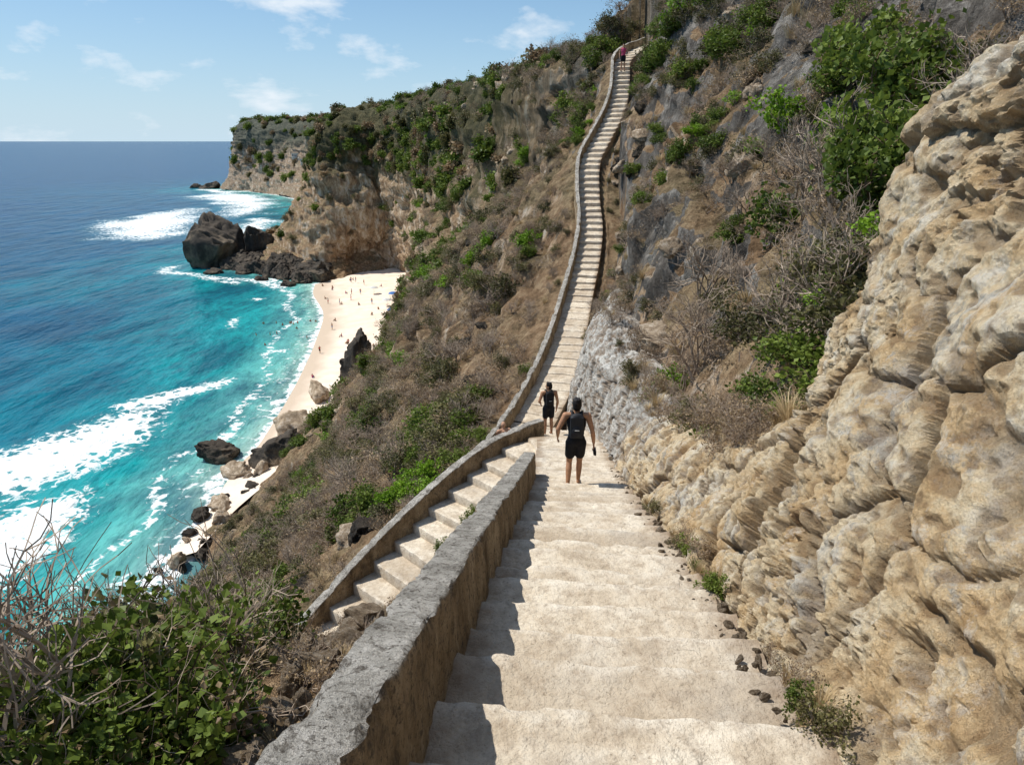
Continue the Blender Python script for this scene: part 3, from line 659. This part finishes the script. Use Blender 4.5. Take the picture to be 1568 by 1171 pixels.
ncl=fbm(cent.reshape(-1,3)*0.25,3).reshape(cx.shape)
ngr=fbm(cent.reshape(-1,3)*0.16+33,3).reshape(cx.shape)
pat=np.clip(0.55+1.7*ncl,0.05,2); gpat=np.clip(ngr-0.05,0,1)
hv=empty('hillside_scrub')
scatter(hv,760,(left&(cy>4)&(cy<30)&(cx>-16))*pat,[DRY,BARE,OLV,GRA],[5,4.5,1.5,3],(0.5,1.2),'scrub',1)
scatter(hv,90,(left&(cy>8)&(cy<30)&(cx>-14))*gpat,[GRN,BRT,OLV],[3,1,2],(0.6,1.2),'scrub',21)
scatter(hv,1450,(left&(cy>=22)&(cy<75)&(cz>-43))*pat,[DRY,BARE,OLV],[6,5.5,2.4],(0.9,2.2),'scrub',2)
scatter(hv,260,(left&(cy>=22)&(cy<75)&(cz>-43))*gpat,[GRN,BRT,OLV],[3,0.8,3],(1.0,2.3),'scrub',22)
scatter(hv,480,(left&(cy>=22)&(cy<60)&(cx>-9)),[DRY,BARE,GRA,OLV],[4,3.5,3,1.0],(0.5,1.3),'scrub',12,0.0)
scatter(hv,800,((cy>=70)&(cy<225)&(cz>-43)&(cx<12))*pat,[DRY,BARE,OLV,FOLD],[4,2.5,3,2],(1.4,3.0),'scrub',3,0.1)
scatter(hv,280,((cy>=70)&(cy<225)&(cz>-43)&(cx<12))*gpat,[GRN,FOLD,BRT],[3,2,0.5],(1.4,3.2),'scrub',23,-0.1)
scatter(hv,420,((cy>=225)&(cy<420)&(cz>-36)&(cx<20)&(cx>-110))*pat,[FOLD,OLV],[5,2],(2.0,4.4),'scrub',4,0.12)
scatter(hv,260,((cy>=120)&(cy<320)&(cz>-10)&(cz<6)&(cx<0)&(cx>-80)),[FOLD],[1],(1.8,4.0),'scrub',8,-0.4)
scatter(hv,560,((cy>=420)&(cy<800)&(cz>-34)&(cx<0)),[FOLD],[1],(4,10),'scrub',5,0.1)
scatter(hv,640,(right&(cy>7)&(cy<34)&(cx<20)&(cx>2.7)),[BARE,DRY,OLV,GRA],[5.5,4,2.0,2.6],(0.5,1.5),'scrub',6)
scatter(hv,220,(right&(cy>8)&(cy<34)&(cx<20)&(cx>3.4))*gpat,[GRN,BRT,OLV],[3,1.4,1.6],(0.6,1.5),'scrub',26)
scatter(hv,460,(right&(cy>=30)&(cy<62)&(cx<20)),[BARE,DRY,OLV,GRA],[3.5,4,2.6,1.5],(0.5,1.6),'scrub',7)
scatter(hv,220,(right&(cy>=30)&(cy<62)&(cx<20))*gpat,[GRN,BRT,OLV],[4,1,2],(0.7,1.9),'scrub',27)
sb=empty('hillside_boulders')
scatter(sb,170,(left&(cy>15)&(cy<120)&(cz>-43)&(cx<1))*np.clip(0.3-ncl,0,1),[PB,DB],[2,1],(0.2,0.75),'stone',50,0.0,0.05)
scatter(sb,60,(right&(cy>10)&(cy<60)&(cx<16)&(cx>3.2)),[PB,DB],[2,1],(0.2,0.6),'stone',51,0.0,0.1)
ov=empty('outcrop_scrub'); rs=np.random.RandomState(77)
fl=LGR3.reshape(-1,3); fn_=LNN.reshape(-1,3)
ok=np.where((fl[:,1]>7.3)&(fn_[:,2]>0.35)&(fl[:,2]>np.interp(fl[:,1],MAIN[:,1],MAIN[:,2])+0.9)&(fl[:,0]<5.5)&(fl[:,0]>2.7+0.02*fl[:,1]))[0]
for i in rs.choice(ok,150):
    p=fl[i]; g=[DRY,BARE,GRA,OLV][rs.choice(4,p=[.36,.26,.30,.08])]
    s=rs.uniform(0.3,0.85); inst(g[rs.randint(len(g))],'scrub',ov,(p[0],p[1],p[2]-0.03),(rs.uniform(-.2,.2),rs.uniform(-.1,.3),rs.uniform(0,6)),s)
def ground_z(x,y):
    j=np.argmin((cx-x)**2+(cy-y)**2); return cz.ravel()[j]
def plant(me,name,x,y,s,dz=-0.05,z=None,rz=None,par=None):
    return inst(me,name,par,(x,y,(ground_z(x,y) if z is None else z)+dz),(random.uniform(-.1,.1),random.uniform(-.1,.1),random.uniform(0,6.28) if rz is None else rz),s)
for x,y,s in [(4.9,12,2.6),(5.4,11,2.2),(4.3,14.5,2.2),(6.5,14,2.6),(5.2,18,2.2),(7,17,2.6),(8,13,2.4),(4.5,10.5,1.8),(5.0,9.6,1.8)]: plant(BARE[random.randrange(3)],'bare_shrub',x,y,s)
for x,y,s in [(7.0,13.4,2.2),(7.3,14,2.4),(7.6,12,2.2),(6.6,12.6,1.9),(8.5,16,2.5),(9.5,20,2.6),(6.4,16.5,1.8)]: plant(random.choice(GRN),'green_shrub',x,y,s)
for x,y,s in [(3.5,15,1.2),(3.9,15.6,1.1),(8.4,19,1.9),(7.9,20.5,1.7),(3.2,22.5,0.6),(0.6,40,1.5),(-1.5,47,1.8),(-2.2,49,1.6)]: plant(random.choice(BRT),'green_shrub',x,y,s)
for x,y,s in [(-2.9,21.5,1.4),(-3.7,21,1.3),(-2.2,22.2,1.2),(-4.4,22,1.2)]: plant(random.choice(BRT+GRN[:1]),'green_shrub',x,y,s)
for x,y,s in [(-5.0,27,2.6),(-6.2,30,2.4),(-4.0,30,2.2)]: plant(random.choice(BARE),'bare_shrub',x,y,s)
for x,y,s in [(4.3,8.6,1.3),(4.7,8.9,1.2),(3.6,9.8,0.8),(4.9,8.2,1.2)]: plant(random.choice(GRA),'grass_tuft',x,y,s,z=ground_z(x,y)+0.15)
fg=empty('foreground_shrubbery')
rs=random.Random(5)
def fx(y): return -y*rs.uniform(0.56 if y<4 else 0.42,1.0)-0.25
for i in range(135):
    y=rs.uniform(2.5,8.2); plant(rs.choice(HERO*3+OLV[:2]+DRY[:1]+BARE[:1]),'shrub',fx(y),y,rs.uniform(0.75,1.35),par=fg)
for i in range(64):
    y=rs.uniform(2.6,8.5); plant(rs.choice(TWG+TWG+BARE),'twigs',fx(y),y,rs.uniform(1.1,2.3),par=fg)
for i in range(160):
    y=rs.uniform(2.0,11.5); x=-rs.uniform(0.5,0.8+y*0.36); plant(rs.choice(GRA+GRA+DRY+BARE[:1]),'dry_tuft',x,y,rs.uniform(0.2,0.5),par=fg)
rb=empty('loose_rubble')
for i in range(320):
    y=rs.uniform(1.6,8.0); x=-rs.uniform(0.65,2.4); s=abs(rs.gauss(0.02,0.055))+0.015
    inst(rs.choice(PB),'stone',rb,(x,y,ground_z(x,y)+s*0.35),(rs.random()*6,rs.random()*6,0),(s*1.4,s,s*0.7))
D0=PD[0]
for i in range(340):
    y=rs.uniform(2.0,16.0); xr=np.interp(y,D0[:,1],D0[:,0])+np.interp(y,D0[:,1],D0[:,3])/2; zr=np.interp(y,D0[:,1],D0[:,2])
    s=abs(rs.gauss(0.0,0.014))+0.006
    inst(rs.choice(PB),'stone',rb,(xr+0.05-rs.random()**2*0.2,y,zr+s*0.2+0.02),(rs.random()*6,rs.random()*6,0),(s*1.5,s,s*0.7))
wd=empty('stair_edge_weeds')
for y,s in [(2.45,0.32),(2.7,0.24),(4.6,0.28),(5.4,0.34),(5.7,0.32),(6.1,0.3),(8.3,0.3)]:
    xr=np.interp(y,D0[:,1],D0[:,0])+0.95; zr=np.interp(y,D0[:,1],D0[:,2])
    inst(rs.choice(GRG+OLV+HERO),'weed',wd,(xr,y,zr+0.02),(0,0.1,y*9),s*0.9)
    inst(rs.choice(DRY+GRA),'weed',wd,(xr+0.06,y+0.15,zr+0.02),(0,0.1,y*5),s*1.0)
    inst(rs.choice(DRY+GRA),'weed',wd,(xr+0.02,y+0.45,zr-0.1),(0,0.1,y*5),s*0.8)
for x,y,z in [(-1.05,14.8,-9.1),(-1.6,14.1,-9.4),(-.9,15.0,-9.0)]: inst(GRN[0],'weed',wd,(x,y,z),(0,0,x),0.5)

# ------------------------------------------------------------------ people
SKIN=plain('tan_skin',(0.42,0.225,0.13),0.55); SKIN2=plain('fair_skin',(0.5,0.29,0.19),0.55)
BLK=plain('black_fabric',(0.014,0.014,0.016),0.8); HAIR=plain('black_hair',(0.012,0.009,0.008),0.5)
DKG=plain('dark_grey_nylon',(0.022,0.023,0.027),0.6); PNK=plain('pink_fabric',(0.55,0.08,0.16)); WHT=plain('white_trim',(0.6,0.6,0.58))
BLU=plain('blue_fabric',(0.05,0.16,0.42)); RED=plain('red_fabric',(0.45,0.04,0.03))
class Vol:
    def __init__(s): s.bm=bmesh.new()
    def ell(s,c,r,rot=None):
        M=Matrix.Translation(c)@(rot.to_4x4() if rot else Matrix.Identity(4))@Matrix.Diagonal((*r,1))
        bmesh.ops.create_uvsphere(s.bm,u_segments=16,v_segments=10,radius=1,matrix=M)
    def cap(s,a,b,r0,r1):
        a=Vector(a);b=Vector(b); s.ell(a,(r0,)*3); s.ell(b,(r1,)*3); d=b-a
        M=Matrix.Translation((a+b)/2)@d.to_track_quat('Z','Y').to_matrix().to_4x4()
        bmesh.ops.create_cone(s.bm,cap_ends=True,segments=14,radius1=r0,radius2=r1,depth=d.length,matrix=M)
    def box(s,c,r,rot=None):
        M=Matrix.Translation(c)@(rot.to_4x4() if rot else Matrix.Identity(4))@Matrix.Diagonal((r[0]*2,r[1]*2,r[2]*2,1))
        bmesh.ops.create_cube(s.bm,size=1,matrix=M)
    def mesh(s,name,mat,vox=0.009,sm=4):
        me=bpy.data.meshes.new('tmp'); s.bm.to_mesh(me); s.bm.free()
        o=bpy.data.objects.new('tmp',me); TMP.objects.link(o)
        r=o.modifiers.new('r','REMESH'); r.mode='VOXEL'; r.voxel_size=vox; r.use_smooth_shade=True
        k=o.modifiers.new('s','SMOOTH'); k.factor=0.5; k.iterations=sm
        PEND.append((o,name,mat)); return (o,)
PEND=[]; TMP=COL
def person_parts(J,skin,shirt,short,vox=0.009,hands=True,pack=None,yaw=0.0,bald=False,slippers=False):
    g=lambda k:Vector(J[k])
    parts=[]
    def torso(v,e):
        P,Cn=g('pelvis'),g('chest')
        ax=(Cn-P).normalized(); R=Vector((0,0,1)).rotation_difference(ax).to_matrix()
        v.ell(P+ax*0.02,(0.155+e,0.105+e,0.12+e),R)
        v.ell(P.lerp(Cn,0.45),(0.135+e,0.095+e,0.17+e),R)
        v.ell(Cn,(0.165+e,0.112+e,0.18+e),R)
        v.ell(Cn+ax*0.10,(0.185+e,0.095+e,0.085+e),R)
    b=Vol(); torso(b,0)
    b.cap(g('neck')-Vector((0,0,0.06)),g('head')-Vector((0,0,0.05)),0.062,0.052)
    Rh=Matrix.Rotation(yaw,3,'Z'); hd=g('head')
    b.ell(hd+Vector((0,0,0.02)),(0.076,0.094,0.108),Rh); b.ell(hd+Rh@Vector((0,0.025,-0.055)),(0.055,0.065,0.062),Rh)
    b.cap(hd+Rh@Vector((0,0.088,0.02)),hd+Rh@Vector((0,0.112,-0.012)),0.009,0.014)
    b.cap(hd+Rh@Vector((-.02,0.085,-0.05)),hd+Rh@Vector((.02,0.085,-0.05)),0.009,0.009)
    for sx in (-1,1):
        b.ell(hd+Rh@Vector((sx*0.078,-0.005,0.0)),(0.012,0.02,0.032),Rh)
        b.cap(hd+Rh@Vector((sx*.015,0.084,0.035)),hd+Rh@Vector((sx*.045,0.078,0.035)),0.009,0.008)
    for S,sx in (('l',-1),('r',1)):
        sh,el,wr=g(S+'sh'),g(S+'el'),g(S+'wr')
        b.cap(Vector((sx*0.07,0,0))+g('neck')-Vector((0,0,0.03)),sh,0.05,0.062)
        b.cap(sh,sh.lerp(el,0.45),0.060,0.052); b.cap(sh.lerp(el,0.45),el,0.052,0.040); b.cap(el,el.lerp(wr,0.3),0.042,0.043); b.cap(el.lerp(wr,0.3),wr,0.043,0.027)
        if hands:
            d=(wr-el).normalized(); d=(d+Vector((0,0,-0.6))).normalized()
            fwd=Vector((0,1,0)); fwd=(fwd-d*fwd.dot(d)).normalized(); side=d.cross(fwd)
            if side.x*sx>0: side=-side
            pc=wr+d*0.05; R=Matrix((fwd,side,d)).transposed()
            b.ell(pc,(0.042,0.018,0.052),R)
            for i,(o_,ln) in enumerate(((0.032,0.070),(0.011,0.080),(-0.011,0.074),(-0.031,0.058))):
                p0=wr+d*0.088+fwd*o_; p1=p0+d*ln*0.5+side*0.004; p2=p1+d*ln*0.35+side*ln*0.35
                b.cap(p0,p1,0.0095,0.009); b.cap(p1,p2,0.009,0.0075)
            t0=wr+d*0.035+fwd*0.034; t1=t0+fwd*0.026+d*0.03+side*0.008; t2=t1+d*0.03+side*0.006
            b.cap(t0,t1,0.013,0.011); b.cap(t1,t2,0.011,0.008)
        hp,kn,an=g(S+'hip'),g(S+'kn'),g(S+'an')
        b.cap(hp,hp.lerp(kn,0.4),0.092,0.084); b.cap(hp.lerp(kn,0.4),kn,0.084,0.055)
        cf=kn.lerp(an,0.35)+Vector((0,-0.015,0)); b.cap(kn,cf,0.053,0.057); b.cap(cf,an,0.057,0.036)
        toe=g(S+'toe'); b.cap(an-Vector((0,0.02,0.03)),toe,0.034,0.03); b.ell(toe,(0.04,0.05,0.022))
    parts.append(b.mesh('body',skin,vox,3))
    if shirt:
        v=Vol(); torso(v,0.012)
        for sx in (-1,1): v.cap(g('neck')+Vector((sx*0.075,0,-0.02)),g('chest')+Vector((sx*0.09,0,0.05)),0.055,0.08)
        parts.append(v.mesh('tank_top',shirt,vox*1.3,3))
    if short:
        v=Vol(); v.ell(g('pelvis'),(0.172,0.125,0.115))
        for S in 'lr': v.cap(g(S+'hip'),g(S+'hip').lerp(g(S+'kn'),0.62),0.108,0.094)
        parts.append(v.mesh('shorts',short,vox*1.3,3))
    if not bald:
        v=Vol(); v.ell(hd+Rh@Vector((0,-0.014,0.042)),(0.086,0.098,0.098),Rh); v.ell(hd+Rh@Vector((0,-0.04,-0.01)),(0.078,0.072,0.085),Rh)
        for i in range(14):
            a=i*0.9; v.ell(hd+Rh@Vector((math.cos(a)*0.055,-0.01+math.sin(a)*0.06,0.095+0.02*math.sin(i*2.3))),(0.026,0.026,0.03))
        parts.append(v.mesh('hair',HAIR,vox*1.2,2))
    if pack:
        Cn=g('chest'); v=Vol(); v.box(Cn+Vector((0,-0.175,0.0)),(0.12,0.065,0.20)); v.ell(Cn+Vector((0,-0.175,0.19)),(0.115,0.065,0.07)); v.ell(Cn+Vector((0,-0.24,-0.07)),(0.095,0.035,0.10))
        parts.append(v.mesh('backpack',pack,0.011,7))
        v=Vol()
        for sx in (-1,1):
            a=[(0.085,-0.12,0.17),(0.09,-0.03,0.235),(0.10,0.09,0.19),(0.115,0.125,0.03),(0.14,0.03,-0.12),(0.10,-0.12,-0.17)]
            for p0,p1 in zip(a[:-1],a[1:]): v.cap(Cn+Vector((sx*p0[0],p0[1],p0[2])),Cn+Vector((sx*p1[0],p1[1],p1[2])),0.022,0.022)
        parts.append(v.mesh('pack_straps',pack,0.011,2))
        v=Vol(); v.box(Cn+Vector((0.0,-0.278,-0.03)),(0.04,0.004,0.006)); parts.append(v.mesh('pack_zip',WHT,0.005,1))
    v=Vol()
    for S in 'lr':
        t=g(S+'toe'); v.box(t+Vector((0,-0.07,-0.028)),(0.042,0.13,0.012))
    if not slippers: parts.append(v.mesh('sandals',BLK,0.008,2))
    else:
        v=Vol(); w=g('rwr')+Vector((0.01,0.02,-0.17)); v.box(w,(0.012,0.11,0.04)); v.box(w+Vector((0.03,0.01,-0.01)),(0.012,0.11,0.04)); v.cap(w+Vector((0,0,0.0)),w+Vector((0,0,0.08)),0.008,0.008)
        parts.append(v.mesh('carried_sandals',BLK,0.008,2))
    return parts
walk=dict(pelvis=(0,0,0.95),chest=(0,0.03,1.27),neck=(0,0.03,1.46),head=(0,0.055,1.60),
 lsh=(-.20,0.02,1.42),lel=(-.33,-.05,1.18),lwr=(-.33,0.10,0.98),rsh=(.20,0.02,1.42),rel=(.29,-.06,1.14),rwr=(.32,0.0,0.90),
 lhip=(-.085,0,.90),lkn=(-.11,.06,.50),lan=(-.13,-.10,.11),ltoe=(-.14,.04,.04),
 rhip=(.085,0,.90),rkn=(.08,.12,.49),ran=(.07,.12,.09),rtoe=(.075,.26,.04))
stand=dict(pelvis=(0,0,0.95),chest=(0,0.02,1.27),neck=(0,0.02,1.46),head=(0,0.04,1.60),
 lsh=(-.20,0,1.42),lel=(-.30,-.03,1.16),lwr=(-.22,0.16,1.02),rsh=(.20,0,1.42),rel=(.27,-.03,1.13),rwr=(.26,0.06,0.88),
 lhip=(-.085,0,.90),lkn=(-.10,.03,.50),lan=(-.11,-.02,.09),ltoe=(-.12,.12,.04),
 rhip=(.085,0,.90),rkn=(.10,.06,.50),ran=(.11,.04,.09),rtoe=(.12,.18,.04))
sit=dict(pelvis=(0,0,0.10),chest=(0,0.0,0.42),neck=(0,0.02,0.61),head=(0,0.05,0.75),
 lsh=(-.20,0,.57),lel=(-.26,.12,.36),lwr=(-.12,0.32,.42),rsh=(.20,0,.57),rel=(.26,.12,.36),rwr=(.12,0.32,.42),
 lhip=(-.09,0.02,.09),lkn=(-.12,.38,.42),lan=(-.12,.55,.08),ltoe=(-.12,.68,.04),
 rhip=(.09,0.02,.09),rkn=(.12,.38,.42),ran=(.12,.55,.08),rtoe=(.12,.68,.04))
def tread(info,y):
    for a,b,z in info:
        if min(a[1],b[1])<=y<max(a[1],b[1]): return z,(a+b)/2
    return None
PP={}
PP['h1']=person_parts(walk,SKIN,BLK,BLK,pack=DKG,slippers=True)
PP['h2']=person_parts(stand,SKIN,BLK,BLK,pack=BLK,yaw=1.1)
PP['v']=person_parts(sit,SKIN2,None,BLU,vox=0.012,bald=True)
PP['c']=person_parts(stand,SKIN2,PNK,BLK,vox=0.014)
for i,(J,sh,so) in enumerate(((stand,None,BLU),(walk,RED,BLK),(stand,WHT,RED),(sit,None,BLK),(sit,PNK,BLU))): PP[i]=person_parts(J,SKIN,sh,so,vox=0.03,hands=False)
dg=bpy.context.evaluated_depsgraph_get(); dg.update()
MM={}
for o,name,mat in PEND:
    out=bpy.data.meshes.new_from_object(o.evaluated_get(dg)); out.name=name; out.materials.clear(); out.materials.append(mat)
    out.polygons.foreach_set('use_smooth',[True]*len(out.polygons)); MM[o.name]=out
PP={k:[MM[t[0].name] for t in v] for k,v in PP.items()}
for o,_,_ in PEND: bpy.data.objects.remove(o)
def place_person(name,parts,loc,rz=0,sc=1.0,parent=None):
    e=empty(name); e.location=loc; e.rotation_euler=(0,0,rz); e.scale=(sc,)*3
    if parent: e.parent=parent
    for me in parts:
        o=bpy.data.objects.new(me.name.split('.')[0],me); COL.objects.link(o); o.parent=e
    return e
z,c=tread(info_main,11.5); place_person('hiker',PP['h1'],(1.16,c[1]-0.05,z-0.005),-0.05,1.0)
z,c=tread(info_main,18.9); place_person('hiker',PP['h2'],(1.09,c[1],z-0.005),0.15,0.97)
place_person('seated_visitor',PP['v'],(-0.28,21.6,-10.02),0.4,1.0)
z,c=tread(info_far,52.6); place_person('stair_climber',PP['c'],(c[0]+0.1,c[1],z),3.0,1.0)
crowd=empty('beach_crowd')
def beachpt(y,u): return np.array([np.interp(y,W[:,1],W[:,0])*(1-u)+np.interp(y,W[:,1],Ft[:,0])*u,y,SEA+0.03+1.6*u])
rs=random.Random(11)
for i in range(34):
    y=rs.uniform(140,226) if i<31 else rs.uniform(128,140); u=rs.uniform(0.05,0.7)
    place_person('beachgoer',PP[rs.choice([0,1,2,3,4,3])],beachpt(y,u),rs.uniform(0,6.28),parent=crowd)
for i in range(15):
    y=rs.uniform(145,175); x=np.interp(y,W[:,1],W[:,0])-rs.uniform(2,16)
    place_person('swimmer',PP[rs.choice([0,1])],(x,y,SEA-1.05),rs.uniform(0,6.28),parent=crowd)
def umbrella(col,y,u):
    e=empty('beach_umbrella'); p=beachpt(y,u); e.location=p
    V=[];F=[]; tube(V,F,(0,0,-.1),(0,0,2.2),0.03,0.03,8); obj_from('pole',V,F,[WHT],parent=e)
    V=[(0,0,2.35)];n=16
    for r,zz in ((0.6,2.25),(1.1,2.05),(1.4,1.8)):
        for i in range(n): V.append((math.cos(i*6.2832/n)*r,math.sin(i*6.2832/n)*r,zz+(0.05 if i%2 else 0)))
    F=[(0,1+i,1+(i+1)%n) for i in range(n)]
    for k in range(2):
        for i in range(n): F.append((1+k*n+i,1+(k+1)*n+i,1+(k+1)*n+(i+1)%n,1+k*n+(i+1)%n))
    obj_from('canopy',V,F,[col],parent=e)
for (c_,y,u) in [(BLU,196,0.62),(WHT,188,0.55),(BLU,176,0.6),(WHT,205,0.5)]: umbrella(c_,y,u)
VW=plain('white_render',(0.60,0.57,0.52)); VR=plain('thatch_roof',(0.16,0.13,0.10)); VG=plain('window_glass',(0.03,0.04,0.05),0.2)
def villa(x,y,z,s):
    e=empty('clifftop_villa'); e.location=(x,y,z); e.scale=(s,)*3
    def bx(nm,c,r,mt):
        V=[(c[0]+sx*r[0],c[1]+sy*r[1],c[2]+sz*r[2]) for sx in(-1,1) for sy in(-1,1) for sz in(-1,1)]
        obj_from(nm,V,[(0,1,3,2),(4,6,7,5),(0,4,5,1),(2,3,7,6),(0,2,6,4),(1,5,7,3)],[mt],smooth=False,parent=e)
    bx('walls',(0,0,1.5),(4,3,3.5),VW)
    for i in (-2.4,0,2.4): bx('window',(i,-3.01,2.8),(0.7,0.05,0.8),VG)
    bx('terrace',(0,-3.8,0.5),(4.4,0.9,0.15),VW)
    V=[(-4.6,-3.6,5),(4.6,-3.6,5),(4.6,3.6,5),(-4.6,3.6,5),(-2,0,6.8),(2,0,6.8)]
    obj_from('roof',V,[(0,1,5,4),(1,2,5),(2,3,4,5),(3,0,4),(0,3,2,1)],[VR],smooth=False,parent=e)
for x,y in ((-186,616),(-176,606)): villa(x,y,ground_z(x,y)-0.5,0.75)

# ------------------------------------------------------------------ world, sun, camera
w=bpy.data.worlds.new('World'); scene.world=w; w.use_nodes=True; nt=w.node_tree; bg=nt.nodes['Background']
N_=nt.nodes.new; Lk=nt.links.new
sky=N_('ShaderNodeTexSky'); sky.sky_type='NISHITA'; sky.sun_disc=False
sky.sun_elevation=math.asin(SUN.z); sky.sun_rotation=math.atan2(SUN.x,SUN.y); sky.air_density=1.0; sky.dust_density=0.2; sky.ozone_density=3.0
tc=N_('ShaderNodeTexCoord'); sx=N_('ShaderNodeSeparateXYZ'); Lk(tc.outputs['Generated'],sx.inputs[0])
hz=N_('ShaderNodeMapRange'); hz.inputs['From Min'].default_value=0.0; hz.inputs['From Max'].default_value=0.22; hz.inputs['To Min'].default_value=0.92; hz.inputs['To Max'].default_value=0.15; Lk(sx.outputs[2],hz.inputs['Value'])
hc=N_('ShaderNodeMix'); hc.data_type='RGBA'; hc.inputs[6].default_value=(4.9,6.5,7.7,1); hc.inputs[7].default_value=(1.7,4.3,7.0,1)
h2=N_('ShaderNodeMapRange'); h2.inputs['From Min'].default_value=0.0; h2.inputs['From Max'].default_value=0.2; Lk(sx.outputs[2],h2.inputs['Value']); Lk(h2.outputs[0],hc.inputs[0])
hm=N_('ShaderNodeMix'); hm.data_type='RGBA'; Lk(hc.outputs[2],hm.inputs[7]); Lk(hz.outputs[0],hm.inputs[0]); Lk(sky.outputs[0],hm.inputs[6])
mp=N_('ShaderNodeMapping'); mp.inputs['Scale'].default_value=(1,1,2.4); mp.inputs['Location'].default_value=(0.05,0.4,0.2)
ns=N_('ShaderNodeTexNoise'); ns.inputs['Scale'].default_value=8.0; ns.inputs['Detail'].default_value=8; ns.inputs['Roughness'].default_value=0.58; ns.inputs['Distortion'].default_value=0.15
rp=N_('ShaderNodeValToRGB'); rp.color_ramp.elements[0].position=0.53; rp.color_ramp.elements[0].color=(0,0,0,1); rp.color_ramp.elements[1].position=0.70; rp.color_ramp.elements[1].color=(.8,.8,.8,1)
mx=N_('ShaderNodeMix'); mx.data_type='RGBA'; mx.inputs[7].default_value=(7.8,8.3,8.8,1)
Lk(tc.outputs['Generated'],mp.inputs[0]); Lk(mp.outputs[0],ns.inputs['Vector']); Lk(ns.outputs['Fac'],rp.inputs[0])
Lk(rp.outputs[0],mx.inputs[0]); Lk(hm.outputs[2],mx.inputs[6]); Lk(mx.outputs[2],bg.inputs[0])
bg.inputs[1].default_value=0.115
sl=bpy.data.lights.new('sun','SUN'); sl.energy=5.0; sl.angle=math.radians(0.5); sl.color=(1.0,0.955,0.87)
so=bpy.data.objects.new('sun',sl); COL.objects.link(so); so.rotation_euler=SUN.to_track_quat('Z','Y').to_euler(); so.location=(-20,10,60)
cd=bpy.data.cameras.new('camera'); cam=bpy.data.objects.new('camera',cd); COL.objects.link(cam)
cam.location=(0,0,0); cam.rotation_euler=(math.radians(90-19.6),0,0); cd.sensor_width=36; cd.lens=23.88; cd.clip_start=0.05; cd.clip_end=60000
scene.camera=cam
scene.view_settings.view_transform='Standard'; scene.view_settings.look='None'; scene.view_settings.exposure=0
